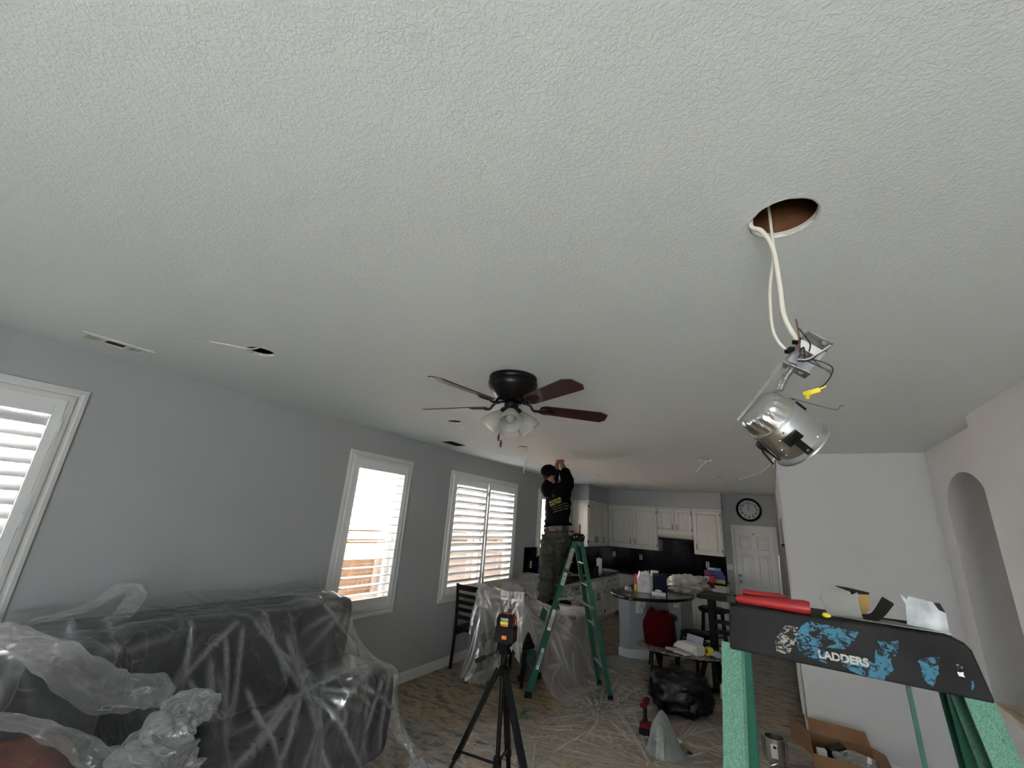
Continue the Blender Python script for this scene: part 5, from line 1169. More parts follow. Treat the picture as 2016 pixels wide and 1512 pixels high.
# trousers
m = MB()
m.loft([(hip+V(0, 0, .04), Rt*.168, Fw*.126), (hip-V(0, 0, .02), Rt*.175, Fw*.134), (hip-V(0, 0, .10), Rt*.172, Fw*.130), (hip-V(0, 0, .17), Rt*.150, Fw*.115)], 26)
limb(m, [hip-Rt*.082-V(0, 0, .10), (hip-Rt*.08).lerp(kL, .55), kL, kL.lerp(aL, .5), aL+V(0, 0, .01)], [.112, .108, .095, .086, .078])
limb(m, [hip+Rt*.082-V(0, 0, .10), (hip+Rt*.08).lerp(kR, .55), kR, kR.lerp(aR, .5), aR+V(0, 0, .01)], [.112, .108, .095, .086, .078])
for kk, aa in ((kL, aL), (kR, aR)):
    m.lathe([(.060, 0), (.072, .012), (.062, .03), (.074, .045), (.064, .062), (.070, .08), (.060, .1)], aa-V(0, 0, .02), 20)
to = m.build('trousers', 'trousers', man, smooth=True, weld=False); remesh(to, .009, 4, .019, 9)
for s, dz in ((-1, -.06),): MB().blob(hip+Rt*s*.172+V(0, 0, -.05), (.008, .03, .022), 12, 8).build('pocket_flap', 'trousers', to)
# belt and waistband
def ring(c, a, b, h, mm, nm, th=.006):
    o_ = MB(); o_.loft([(c-V(0, 0, h/2), Rt*a, Fw*b), (c+V(0, 0, h/2), Rt*a, Fw*b), (c+V(0, 0, h/2), Rt*(a-th), Fw*(b-th)), (c-V(0, 0, h/2), Rt*(a-th), Fw*(b-th)), (c-V(0, 0, h/2), Rt*a, Fw*b)], 40, cap=False)
    return o_.build(nm, mm, man, smooth=False)
ring(hip+V(0, 0, .020), .184, .143, .036, 'leather', 'belt'); ring(hip+V(0, 0, .046), .178, .137, .03, 'beltband', 'waistband')
for a_ in (-.9, -.45, .3, .8): MB().obb(hip+V(0, 0, .02)+Rt*.186*math.sin(a_)-Fw*.145*math.cos(a_), Rt*.006, V(0, 0, .024), Fw*.003).build('belt_loop', 'trousers', to)
# shoes
for nm, hl, tp in (('left', Vector((-2.5374, 5.0700, 0.9429)), Vector((-2.3094, 5.2700, 0.8428))), ('right', Vector((-2.4946, 5.2800, 0.9150)), Vector((-2.2923, 5.3800, 0.8992)))):
    d = tp-hl; L_ = d.length; d = d.normalized(); s = d.cross(V(0, 0, 1)).normalized(); u_ = s.cross(d)
    m = MB(); pr = [(0, .034, .012), (.06, .038, .045), (.25, .040, .055), (.5, .046, .042), (.75, .050, .032), (.93, .040, .024), (1.02, .015, .012)]
    L_ = .285; tp = hl+d*L_
    m.loft([(hl+d*L_*f+u_*(h_*.85+.012), s*w_, u_*h_) for f, w_, h_ in pr], 20); sh = m.build('shoe', 'shoe_black', man, smooth=True)
    m = MB(); m.prism([(-.02*.0+L_*f, w_) for f, w_ in ((-.02, .02), (0, .036), (.3, .040), (.7, .052), (.95, .040), (1.03, .015), (1.03, -.015), (.95, -.040), (.7, -.052), (.3, -.040), (0, -.036), (-.02, -.02))], hl, d, s, u_*.020); m.build('sole', 'sole_white', sh)
# print on the back of the shirt: round mark, two words, small lines
bc = Vector((-2.3396, 5.1050, 2.1386)); du = (Vector((-2.1897, 5.1100, 2.1943))-bc).normalized(); dv = V(0, 0, 1); dv = (dv-du*dv.dot(du)).normalized()
nb = du.cross(dv)
dg = bpy.context.evaluated_depsgraph_get()
def project_print(ob, tgt):
    from mathutils.bvhtree import BVHTree
    bv = BVHTree.FromPolygons([v.co.copy() for v in tgt.data.vertices], [tuple(p.vertices) for p in tgt.data.polygons])
    for v in ob.data.vertices:
        loc, n_, idx, dist = bv.ray_cast(v.co+nb*.3, -nb)
        if loc is not None: v.co = loc+nb*.0022
    ob.data.update()
# (shirt mesh and print share the worker's local frame)
for s_, sz, mm, dy, nm in (('MONSTER', .040, 'shirt_yellow', .0, 'print'), ('ELECTRIC', .040, 'shirt_yellow', -.037, 'print'), ('COMMERCIAL RESIDENTIAL', .022, 'shirt_brown', -.075, 'print_line'), ('SOLAR PANELS EV', .022, 'shirt_brown', -.105, 'print_line'), ('LICENSED', .022, 'shirt_brown', -.135, 'print_line')):
    if nm == 'print_line':
        o_ = MB()
        for k in range(9):
            o_.obb(bc+dv*dy+du*(-.10+k*.024-dy*.1), du*(.010 if k % 3 else .005), dv*.0045, nb*.0004)
        ob = o_.build('print_line', mm, man)
        for v in ob.data.vertices: pass
    else: ob = text(s_, sz, mm, nm, man, bc+dv*dy-du*.03, du, dv, bold=.001)
    project_print(ob, so)
ob = MB().lathe([(.020, 0), (.026, 0), (.026, .001), (.020, .001), (.020, 0)], bc+dv*.06-du*.03, 24, axis=nb).build('round_mark', 'dark_grey', man); project_print(ob, so)
ob = MB().obb(bc+dv*.06-du*.03, du*.004+dv*.004, dv*.009, nb*.0004).build('bolt_mark', 'print_grey', man); project_print(ob, so)

# ================================================================== FURNITURE UNDER THE PLASTIC
def dining_chair(x, y, rz, label):
    t = thing('dining_chair', label, 'chair', (x, y, 0), rz, None)
    W2, D = .225, .42
    for s in (-1, 1):
        MB().tube(bez([(s*W2, -.03, 0), (s*W2, .0, .45), (s*W2, -.01, .75), (s*W2, -.045, 1.0)], 5), [.020]*10+[.019]*6, 4).build('leg', 'chair_wood', t, world=False)
        MB().bar((s*(W2-.005), D-.02, 0), (s*(W2-.005), D-.02, .44), .036, .036).build('leg', 'chair_wood', t, world=False, bevel=.003)
        MB().bar((s*W2, .0, .40), (s*W2, D-.02, .40), .02, .05, (1, 0, 0)).build('seat_rail', 'chair_wood', t, world=False)
    MB().box(-W2-.01, W2+.01, 0, D+.01, .43, .475).build('seat', 'chair_wood', t, world=False, bevel=.012)
    for z, h_ in ((.955, .065), (.86, .045), (.775, .045), (.69, .045), (.60, .045)):
        m = MB(); k = 8; vs = []
        for i in range(k+1):
            xx = -W2+.01+(2*W2-.02)*i/k; yy = -.012-.02*math.sin(PI*i/k)-(.03*(z-.75)/.25 if z > .75 else 0)
            vs += [(xx, yy-.009, z-h_/2), (xx, yy+.009, z-h_/2), (xx, yy+.009, z+h_/2), (xx, yy-.009, z+h_/2)]
        fs = [(a*4+j, a*4+(j+1) % 4, a*4+4+(j+1) % 4, a*4+4+j) for a in range(k) for j in range(4)]+[(3, 2, 1, 0), (4*k, 4*k+1, 4*k+2, 4*k+3)]
        m.add(vs, fs); m.build('back_slat', 'chair_wood', t, world=False)
    return t
c1 = Vector((-3.4815, 5.0224, 1.0000)); c2 = Vector((-3.1567, 5.3774, 1.0000))
dining_chair(-3.50, 5.10, R(2), 'dark ladder-back dining chair against the left wall, only partly under the plastic')
dining_chair(-2.93, 5.14, R(-3), 'dark dining chair completely wrapped in clear plastic, next to the uncovered chair back')
t = thing('dining_table', 'reddish brown dining table covered by clear plastic behind the worker\'s ladder', 'table', (-2.95, 6.0, 0))
MB().box(-3.66, -2.30, 5.66, 6.40, .69, .73).build('table_top', 'table_wood', t, bevel=.006)
MB().box(-3.60, -2.36, 5.72, 6.34, .61, .69).build('apron', 'table_wood', t)
for x in (-3.58, -2.44): 
    for y in (5.74, 6.26): MB().box(x, x+.06, y, y+.06, 0, .62).build('leg', 'table_wood', t, bevel=.004)

# sofa ---------------------------------------------------------------
def pillow(mb, x0, x1, y0, y1, z0, z1, sq=.28):
    mb.blob(((x0+x1)/2, (y0+y1)/2, (z0+z1)/2), ((x1-x0)/2, (y1-y0)/2, (z1-z0)/2), 36, 20, sq=sq)
t = thing('sofa', 'dark charcoal sofa along the left wall completely covered in clear plastic film', 'sofa', (-3.2, 1.2, 0))
SB = [(-3.77, -3.42, -.9, 2.92, .08, 1.10), (-3.45, -2.76, -.9, 2.50, .10, .40), (-3.60, -2.68, 2.46, 3.00, .06, .67),
      (-3.55, -3.02, .25, 1.22, .44, 1.09), (-3.57, -3.18, 1.24, 2.40, .44, 1.10), (-3.46, -2.72, .26, 1.38, .33, .50), (-3.46, -2.72, 1.40, 2.48, .33, .50), (-3.55, -3.0, -.85, .23, .44, 1.08), (-3.46, -2.72, -.85, .24, .33, .50), (-3.55, -3.22, 2.42, 2.90, .60, 1.12)]
for k, (b, nm) in enumerate(zip(SB, ('back_frame', 'base', 'armrest', 'back_cushion', 'back_cushion', 'seat_cushion', 'seat_cushion', 'back_cushion', 'seat_cushion', 'head_cushion'))):
    m = MB(); pillow(m, *b[:2], *b[2:4], *b[4:], sq=.22 if nm in ('back_frame', 'base') else .30); m.build(nm, 'sofa', t, smooth=True)
for x in (-3.68, -2.85):
    for y in (-.7, 2.8): MB().cyl((x, y, 0), (x, y, .12), .02, .025).build('foot', 'chair_wood', t)
PIL = (-3.0, .78, .62)
tag(MB().blob(PIL, (.24, .34, .15), 30, 16, sq=.7).build('throw_pillow', 'rust_fabric', smooth=True), 'rust-brown throw pillow under the plastic film at the lower left corner', 'pillow')

# ------------------------------------------------------------------ cloth relaxer for the film
def box_sdf(P, boxes, rad):
    d = np.full(len(P), 1e3)
    for (x0, x1, y0, y1, z0, z1) in boxes:
        c = np.array([(x0+x1)/2, (y0+y1)/2, (z0+z1)/2]); h = np.array([(x1-x0)/2, (y1-y0)/2, (z1-z0)/2]); r = min(rad, h.min()*.95)
        q = np.abs(P-c)-(h-r); o = np.linalg.norm(np.maximum(q, 0), axis=1)+np.minimum(q.max(1), 0)-r
        d = np.minimum(d, o)
    return d
def relax(nx, ny, xr, yr, z0, boxes, rad=.05, slack=1.05, steps=150, iters=8, thick=.012, seed=1, xmin=XL+.012, drag=.985, pins=None, zfun=None):
    rng = np.random.default_rng(seed)
    X, Y = np.meshgrid(np.linspace(*xr, nx), np.linspace(*yr, ny), indexing='ij')
    P = np.stack([X, Y, np.full_like(X, z0)], -1)
    k = sum(rng.uniform(.3, 1)*np.sin(X*rng.uniform(3, 14)+Y*rng.uniform(-12, 12)+rng.uniform(0, 6)) for _ in range(8))
    P[..., 2] += .010*k+rng.normal(0, .004, X.shape)
    if zfun is not None: P[..., 2] = zfun(X, Y)+.008*k
    PP = P.copy()
    dx = (xr[1]-xr[0])/(nx-1)*slack; dy = (yr[1]-yr[0])/(ny-1)*slack; dd = math.hypot(dx, dy)
    Q = P.copy(); g = -9.8*(.012**2)*1.2
    def con(a, b, L, st):
        d = b-a; l = np.linalg.norm(d, axis=-1, keepdims=True)+1e-9; c = d*((l-L)/l)*.5*st; a += c; b -= c
    for s in range(steps):
        Vv = (P-Q)*drag; Q = P.copy(); P = P+Vv; P[..., 2] += g
        for it in range(iters):
            for o in (0, 1):
                con(P[o:-1:2][:len(P[o+1::2])], P[o+1::2][:len(P[o:-1:2])], dx, 1)
                con(P[:, o:-1:2][:, :P[:, o+1::2].shape[1]], P[:, o+1::2][:, :P[:, o:-1:2].shape[1]], dy, 1)
            a = P[:-1, :-1]; b = P[1:, 1:]; con(a, b, dd, .35); a = P[1:, :-1]; b = P[:-1, 1:]; con(a, b, dd, .35)
            a = P[:-2]; b = P[2:]; d_ = b-a; l = np.linalg.norm(d_, axis=-1, keepdims=True)+1e-9; c = d_*(np.minimum(l-2*dx*.9, 0)/l)*.04; P[:-2] += c; P[2:] -= c
            a = P[:, :-2]; b = P[:, 2:]; d_ = b-a; l = np.linalg.norm(d_, axis=-1, keepdims=True)+1e-9; c = d_*(np.minimum(l-2*dy*.9, 0)/l)*.04; P[:, :-2] += c; P[:, 2:] -= c
            if it % 3 == 0 or it == iters-1:
                F = P.reshape(-1, 3); d = box_sdf(F, boxes, rad); m = d < thick
                if m.any():
                    S_ = F[m]; e = 1e-3
                    gr = np.stack([box_sdf(S_+np.eye(3)[i]*e, boxes, rad)-d[m] for i in range(3)], 1); gr /= (np.linalg.norm(gr, axis=1, keepdims=True)+1e-9)
                    F[m] = S_+gr*(thick-d[m])[:, None]
                    q = Q.reshape(-1, 3); mv = F[m]-q[m]; F[m] -= (mv-gr*(mv*gr).sum(1)[:, None])*.45; q[m] += (F[m]-q[m])*.5
                F[:, 2] = np.maximum(F[:, 2], .008); F[:, 0] = np.maximum(F[:, 0], xmin)
                fl = F[:, 2] < .010; q = Q.reshape(-1, 3); q[fl] += (F[fl]-q[fl])*.6
                P = F.reshape(P.shape)
                if pins is not None: P[pins] = PP[pins]
    return P
def fine(P):
    def up(A):   # cubic midpoint insertion along axis 0
        E_ = np.concatenate([2*A[:1]-A[1:2], A, 2*A[-1:]-A[-2:-1]]); mid = (9*(E_[1:-2]+E_[2:-1])-(E_[:-3]+E_[3:]))/16
        out = np.empty((2*len(A)-1,)+A.shape[1:]); out[::2] = A; out[1::2] = mid; return out
    return up(up(P).swapaxes(0, 1)).swapaxes(0, 1)
def folds(P, n, seed, amp, L=(.25, .9), w=(.010, .022), down=.5, foci=(), spread=.15, std=.5, wob=.012):
    """raised crease lines on a sheet grid; returns displaced points and crease strength per vertex"""
    rng = np.random.default_rng(seed); nx, ny = P.shape[:2]; F = P.reshape(-1, 3); U = np.zeros(len(F))
    du = np.linalg.norm(np.diff(P, axis=0), axis=2).mean(); dv = np.linalg.norm(np.diff(P, axis=1), axis=2).mean()
    uu, vv = np.meshgrid(np.arange(nx)*du, np.arange(ny)*dv, indexing='ij'); uu = uu.ravel(); vv = vv.ravel()
    for k in range(n):
        if len(foci) and rng.random() < down:
            f = foci[rng.integers(len(foci))]; a = rng.uniform(0, 2*PI); c = np.array(f)+np.array([math.cos(a), math.sin(a)])*rng.uniform(.02, spread); d = np.array([math.cos(a), math.sin(a)])
        else:
            c = np.array([rng.uniform(0, nx*du), rng.uniform(0, ny*dv)]); a = rng.normal(0, std) if rng.random() < .65 else rng.uniform(0, PI); d = np.array([math.cos(a), math.sin(a)])
        ln = rng.uniform(*L); ww = rng.uniform(*w); s = (uu-c[0])*d[0]+(vv-c[1])*d[1]; t = -(uu-c[0])*d[1]+(vv-c[1])*d[0]
        t = t+wob*np.sin(s*7+k); e = np.exp(-(t/ww)**2)*np.clip(s/.06, 0, 1)*np.clip((ln-s)/(ln*.6), 0, 1)*rng.uniform(.4, 1)
        U = np.maximum(U, e)
    gx = np.gradient(P, axis=0); gy = np.gradient(P, axis=1); nn = np.cross(gx, gy); nn /= (np.linalg.norm(nn, axis=2, keepdims=True)+1e-9); nn[nn[..., 2] < -.0] *= -1
    return P+nn*(U.reshape(nx, ny, 1)*amp), U
def sheet(P, name, m, label, cat, keep=None, sub=1, U=None):
    nx, ny = P.shape[:2]; vs = P.reshape(-1, 3).tolist()
    fs = [(i*ny+j, (i+1)*ny+j, (i+1)*ny+j+1, i*ny+j+1) for i in range(nx-1) for j in range(ny-1) if keep is None or keep(i, j)]
    mb = MB(); mb.v = [Vector(v) for v in vs]; mb.f = fs
    o = mb.build(name, m, None, smooth=True, weld=False, sub=sub)
    if U is not None:
        at = o.data.attributes.new('fold', 'FLOAT', 'POINT'); at.data.foreach_set('value', np.asarray(U, dtype=np.float32))
    bm = bmesh.new(); bm.from_mesh(o.data); bmesh.ops.delete(bm, geom=[v for v in bm.verts if not v.link_faces], context='VERTS'); bm.to_mesh(o.data); bm.free()
    return tag(o, label, cat)
import time; _t = time.time()
SC = SB+[(PIL[0]-.24, PIL[0]+.24, PIL[1]-.34, PIL[1]+.34, PIL[2]-.15, PIL[2]+.14), (-3.60, -3.2, 2.30, 2.75, .9, 1.16)]
pn = np.zeros((84, 150), bool); pn[0, :116] = True
P = relax(84, 150, (-3.805, -1.75), (-.35, 4.0), 1.17, SC, .09, 1.0, 120, 8, pins=pn)
P, U = folds(fine(P), 150, 3, .012, w=(.011, .021), L=(.35, 1.3), down=.28, std=.28, foci=[(.55, 3.1), (.95, 3.2), (1.0, 2.6), (.5, 2.3)])
sheet(P, 'plastic_film', 'film_sofa', 'large clear plastic film draped over the sofa and hanging to the floor at its end', 'plastic sheet', U=U, sub=0)
TBx = [(-3.72, -3.28, 5.06, 5.12, .4, 1.0), (-3.72, -3.28, 5.08, 5.5, 0, .48), (-3.16, -2.70, 5.08, 5.15, .4, 1.0), (-3.16, -2.70, 5.12, 5.56, 0, .48), (-3.66, -2.30, 5.66, 6.40, .60, .73), (-3.66, -2.34, 5.70, 6.38, 0, .6),
       (XL, -3.10, 6.52, 9, 0, .93), (-3.75, -3.30, 6.15, 6.5, .5, .93)]
xs_ = np.linspace(-3.78, -1.70, 92); ys_ = np.linspace(4.05, 7.35, 132); GX, GY = np.meshgrid(xs_, ys_, indexing='ij')
pn = (((GX > -3.42) & (GX < -3.27)) | ((GX > -3.17) & (GX < -2.69))) & (GY > 5.05) & (GY < 5.13)
pk = (GX < -3.12) & (GY > 7.18) & (GY < 7.24)
z0_ = np.where(pk, .945, 1.016)
P = relax(92, 132, (-3.78, -1.70), (4.05, 7.35), 1.016, TBx+[(-3.70, -3.40, 6.55, 6.95, .9, 1.02)], .03, 1.03, 150, 8, seed=5, pins=pn | pk, zfun=lambda X_, Y_: np.where(pn | pk, z0_, 1.03))
KP = ~((P[..., 1] < 5.0) & (P[..., 0] > -2.60) | (P[..., 1] < 4.84) & (P[..., 0] > -2.9) | (P[..., 1] < 4.78)); P, U = folds(fine(P), 170, 8, .008, w=(.010, .018), foci=[(.5, 1.0), (1.3, 1.6), (.2, 1.0), (1.1, 2.2)])
sheet(P, 'plastic_film', 'film_table', 'cloudy plastic film covering the dining table, chairs and the end of the worktop', 'plastic sheet', U=U, sub=0, keep=lambda i, j: KP[i//2, j//2] and not (ys_[j//2] < 5.7 and xs_[i//2] < -3.44) and not (xs_[i//2] < -3.0 and ys_[j//2] > 7.22))
print('cloth', time.time()-_t)
# crumpled film lying on the sofa film
def rope(label, pts, rr, m_, seed, seg=26, lum=.35):
    pp = bez(pts, 14); n = len(pp); rad = np.interp(np.linspace(0, len(rr)-1, n), range(len(rr)), rr); mb = MB(); vs = []; up = Vector((0, 0, 1))
    for i, p in enumerate(pp):
        d = (pp[min(i+1, n-1)]-pp[max(i-1, 0)]).normalized(); a_ = d.cross(up); a_ = a_.normalized() if a_.length > .1 else d.orthogonal().normalized(); b_ = a_.cross(d)
        for k in range(seg):
            t_ = 2*PI*k/seg; q = Vector((math.cos(t_), math.sin(t_), 0))
            f = 1+lum*(nz.noise(Vector((q.x*1.6, q.y*1.6, i*.10+seed)))+.6*nz.noise(Vector((q.x*4, q.y*4, i*.22+seed))))*1.3
            vs.append(p+(a_*math.cos(t_)+b_*math.sin(t_)*.75)*rad[i]*f)
    fs = [(i*seg+k, i*seg+(k+1) % seg, (i+1)*seg+(k+1) % seg, (i+1)*seg+k) for i in range(n-1) for k in range(seg)]
    mb.add(vs, fs); return tag(mb.build('plastic_bundle', m_, smooth=True, weld=False), label, 'plastic sheet')
film('film_loose', .13, .30, sc=5)
rope('long loose fold of plastic film running down across the sofa back at the left edge', [(-3.0000, 0.6103, 1.2580), (-2.9800, 0.7626, 1.1838), (-2.9500, 0.9170, 1.0831), (-2.9200, 1.1156, 0.9359), (-2.8800, 1.3283, 0.8704), (-2.8500, 1.3903, 0.8092)], [.05, .07, .09, .11, .10, .03], 'film_loose', 2)
rope('twisted loop of plastic film standing up above the sofa back against the wall', [(-3.6000, 0.9539, 1.1310), (-3.6200, 1.1939, 1.1732), (-3.6200, 1.3156, 1.2636), (-3.6000, 1.3889, 1.2598), (-3.5800, 1.3916, 1.1969), (-3.5600, 1.3394, 1.1109), (-3.5500, 1.2423, 1.0574)], [.02, .03, .045, .05, .05, .05, .04], 'film_loose', 7)
rope('thick crumpled bundle of plastic film lying on the sofa seat at the bottom left', [(-2.6000, 1.3851, 0.5119), (-2.6600, 1.3341, 0.6311), (-2.7000, 1.3464, 0.7181), (-2.7500, 1.4405, 0.7744), (-2.7800, 1.5624, 0.7797), (-2.7600, 1.6187, 0.7574)], [.16, .15, .12, .10, .08, .03], 'film_bundle', 12, 34, .5)
rope('wide pale roll of gathered plastic over the rust pillow at the lower left edge', [(-2.7800, 0.6425, 0.9590), (-2.7800, 0.7555, 0.9341), (-2.7500, 0.8827, 0.8774), (-2.7000, 1.0076, 0.7879), (-2.6600, 1.1322, 0.7016), (-2.6200, 1.2917, 0.6572)], [.03, .03, .035, .05, .06, .06], 'film_loose', 20)
tag(MB().blob((-2.4699, 3.0724, 0.0400), (.10, .08, .05), 24, 14, noise=.5, sc=4).build('plastic_wrapper', 'film_bundle', smooth=True), 'crumpled clear plastic wrapper on the floor beside the end of the sofa', 'plastic scrap')
# floor film: a flat sheet gathered in radiating creases
def ridge(x, y):
    h = 0
    for cx, cy_, n, ph in ((-1.75, 5.0, 23, .3), (-1.05, 4.35, 19, 1.1), (-2.1, 4.3, 15, 2.2)):
        a = math.atan2(y-cy_, x-cx); r = math.hypot(x-cx, y-cy_)
        w = nz.noise(Vector((math.cos(a)*n*.35, math.sin(a)*n*.35, ph*3+r*.25)))
        h += max(0, .09-abs(w))/.09*math.exp(-r*.9)*.012
    h += .004*(1+nz.noise(Vector((x*4, y*4, 2))))
    return h
nx, ny = 170, 150; X = np.linspace(-2.75, .30, nx); Y = np.linspace(3.55, 6.45, ny)
Pf = np.zeros((nx, ny, 3))
for i in range(nx):
    for j in range(ny): Pf[i, j] = (X[i]+.02*nz.noise(Vector((X[i]*4, Y[j]*4, 1))), Y[j]+.02*nz.noise(Vector((X[i]*4, Y[j]*4, 7))), .004+ridge(X[i], Y[j]))
bd = [Vector((-2.62, 3.95)), Vector((-2.05, 4.75)), Vector((-2.05, 5.35)), Vector((-1.85, 6.30)), Vector((-1.35, 6.28)), Vector((-.5, 5.9)), Vector((.2, 5.3)), Vector((.2, 3.6)), Vector((-1.9, 3.6))]
def inside(x, y):
    x += .10*nz.noise(Vector((x*3, y*3, 0))); y += .10*nz.noise(Vector((x*3, y*3, 5))); c = False; j = len(bd)-1
    for i in range(len(bd)):
        if (bd[i].y > y) != (bd[j].y > y) and x < (bd[j].x-bd[i].x)*(y-bd[i].y)/(bd[j].y-bd[i].y)+bd[i].x: c = not c
        j = i
    return c
Pf, U = folds(fine(Pf), 200, 5, .006, L=(.25, 1.3), w=(.008, .014), down=.7, spread=.45, wob=.005, foci=[(1.0, 1.5), (1.05, 1.45), (1.75, .75), (.65, .8), (1.7, .8), (1.45, 2.2)])
sheet(Pf, 'plastic_film', 'film_floor', 'thin creased plastic film spread over the floor in front of the worker\'s ladder', 'plastic sheet', keep=lambda i, j: inside(X[i//2], Y[j//2]), sub=0, U=U)
# ================================================================== THINGS ON THE FLOOR
# glass table with clutter
t = thing('coffee_table', 'oval glass coffee table with dark legs, cluttered with papers and packaging', 'table', (-1.14, 6.45, 0))
MB().lathe([(.001, 0), (.53, 0), (.545, .006), (.53, .012), (.001, .012)], (0, 0, 0), 56).build('glass_top', 'glass_table', t, world=False)
gt = t.children[0]; gt.location = (0, 0, .438); gt.scale = (1.02, .74, 1); gt.rotation_euler = (0, 0, R(8))
for a, b in (((-1.45, 6.35, .435), (-1.25, 6.05, .02)), ((-1.42, 6.6, .435), (-1.52, 6.85, .02)), ((-.85, 6.35, .435), (-.95, 6.10, .02)), ((-.80, 6.6, .435), (-.65, 6.85, .02))):
    MB().bar(a, b, .05, .035).build('leg', 'black_plastic', t, bevel=.004)
MB().bar((-1.25, 6.05, .025), (-.65, 6.85, .025), .06, .04, (0, 0, 1)).bar((-1.52, 6.85, .025), (-.95, 6.10, .025), .06, .04, (0, 0, 1)).build('cross_base', 'black_plastic', t, bevel=.004)
TZ = .451
b = bagmesh((-1.42, 6.42, TZ), .33, .22, .40, seed=8, lum=.10, neck=.72)
t = thing('shopping_bag', 'dark red fabric bag standing on the left side of the coffee table', 'bag', (-1.42, 6.42, TZ))
b.build('bag_body', 'red_fabric', t, smooth=True)
MB().tube(bez([(-1.34, 6.33, .84), (-1.24, 6.30, .72), (-1.26, 6.31, .60), (-1.30, 6.32, .55)], 6), .006, 6).build('handle', 'red_fabric', t)
MB().blob((-1.42, 6.38, .80), (.09, .05, .02), 14, 8, noise=.4).build('tissue', 'paper_blue', t)
t = thing('white_carton', 'open white cardboard carton with flaps on the coffee table', 'carton', (-1.0, 6.33, TZ))
c0 = Vector((-1.02, 6.34, TZ+.05)); ux = Vector((.86, -.5, 0)).normalized(); uy = Vector((.5, .86, 0)).normalized()
MB().obb(c0, ux*.14, uy*.07, V(0, 0, .05)).build('box', 'box_white', t, bevel=.002)
m = MB(); plate(m, [c0-ux*.14-uy*.07+V(0, 0, .05), c0+ux*.14-uy*.07+V(0, 0, .05), c0+ux*.14-uy*.15+V(0, 0, .0), c0-ux*.14-uy*.15+V(0, 0, .0)], .002); m.build('flap', 'box_white', t)
m = MB(); plate(m, [c0-ux*.12+uy*.07+V(0, 0, .05), c0+ux*.12+uy*.07+V(0, 0, .05), c0+ux*.12+uy*.10+V(0, 0, .13), c0-ux*.12+uy*.10+V(0, 0, .13)], .002); m.build('flap', 'paper_blue', t)
for k, q in enumerate((-.06, .0, .07)): MB().obb(c0+ux*q-uy*.071+V(0, 0, .01), ux*.014, uy*.001, V(0, 0, .008)).build('printed_mark', 'ink', t)
for k, (x, y, rz, lab) in enumerate([(-1.20, 6.28, .3, 'white sheet of paper sliding between the red bag and the white carton'), (-1.10, 6.17, -.5, 'white sheet of paper at the front edge of the coffee table'), (-1.24, 6.52, .9, 'crumpled pale paper at the back of the coffee table behind the other sheets')]):
    m = MB(); n_ = 6; vs = []
    for i in range(n_+1):
        for j in range(n_+1):
            a, b_ = (i/n_-.5)*.22, (j/n_-.5)*.15; vs.append((x+a*math.cos(rz)-b_*math.sin(rz), y+a*math.sin(rz)+b_*math.cos(rz), TZ+.004+.012*(1+nz.noise(Vector((a*12, b_*12, k*5))))))
    m.add(vs, [(i*(n_+1)+j, (i+1)*(n_+1)+j, (i+1)*(n_+1)+j+1, i*(n_+1)+j+1) for i in range(n_) for j in range(n_)])
    tag(m.build('paper_sheet', 'paper', smooth=True), lab, 'paper')
t = thing('tape_roll', 'yellow roll of tape standing on the coffee table beside the white carton', 'tape', (-.82, 6.38, TZ))
MB().lathe([(.028, -.035), (.045, -.035), (.045, .035), (.028, .035), (.028, -.035)], (-.815, 6.36, TZ+.048), 30, axis=(.7, .7, 0)).build('tape', 'yellow_plastic', t, smooth=True)
MB().lathe([(.026, -.036), (.028, -.036), (.028, .036), (.026, .036), (.026, -.036)], (-.815, 6.36, TZ+.048), 30, axis=(.7, .7, 0)).build('core', 'cardboard', t)
tag(MB().blob((-.70, 6.33, TZ+.032), (.10, .07, .03), 20, 12, noise=.4).build('plastic_packet', 'paper_blue', smooth=True), 'pale blue crinkled packet at the right end of the coffee table', 'packet')
tag(MB().blob((-1.12, 6.45, TZ+.04), (.05, .04, .035), 18, 10, noise=.3).build('plastic_cup_lid', 'box_white', smooth=True), 'small white crumpled wrapper between the papers and the carton on the coffee table', 'wrapper')
# black trash bag
m = MB().blob((-1.05, 5.72, .19), (.31, .29, .20), 48, 30, noise=.22, sq=.75, sc=2.2, seed=3); m.v = [V(v.x, v.y, max(v.z, .004)) for v in m.v]
m.add([(-1.30, 5.62, .30), (-1.26, 5.60, .30), (-1.33, 5.60, .42), (-1.25, 5.66, .40), (-1.30, 5.70, .30)], [(0, 1, 2), (1, 3, 2), (3, 4, 2), (4, 0, 2)])
tag(m.build('trash_bag', 'trash_bag', smooth=True), 'full black plastic rubbish bag lying on the floor in front of the coffee table', 'rubbish bag')
# drill
dp = Vector((-1.235, 4.90, .006))
t = thing('cordless_drill', 'red and black cordless drill standing on its battery on the floor film', 'drill', dp)
MB().box(dp.x-.052, dp.x+.052, dp.y-.055, dp.y+.06, dp.z, dp.z+.055).build('battery', 'black_plastic', t, bevel=.008)
MB().box(dp.x-.046, dp.x+.046, dp.y-.05, dp.y+.05, dp.z+.055, dp.z+.10).build('battery_mount', 'red_dark', t, bevel=.008)
MB().loft([(dp+V(0, 0, z), (a, 0, 0), (0, b_, 0)) for z, a, b_ in ((.095, .026, .03), (.13, .018, .024), (.19, .018, .024), (.225, .02, .03))], 14).build('grip', 'black_rubber', t, smooth=True)
MB().loft([(dp+V(0, y, .255), (a, 0, 0), (0, 0, a)) for y, a in ((-.09, .018), (-.08, .030), (.04, .033), (.055, .026), (.10, .022), (.12, .012))], 18).build('motor_body', 'red_dark', t, smooth=True)
MB().cyl(dp+V(0, .12, .255), dp+V(0, .17, .255), .006).build('bit', 'steel', t)
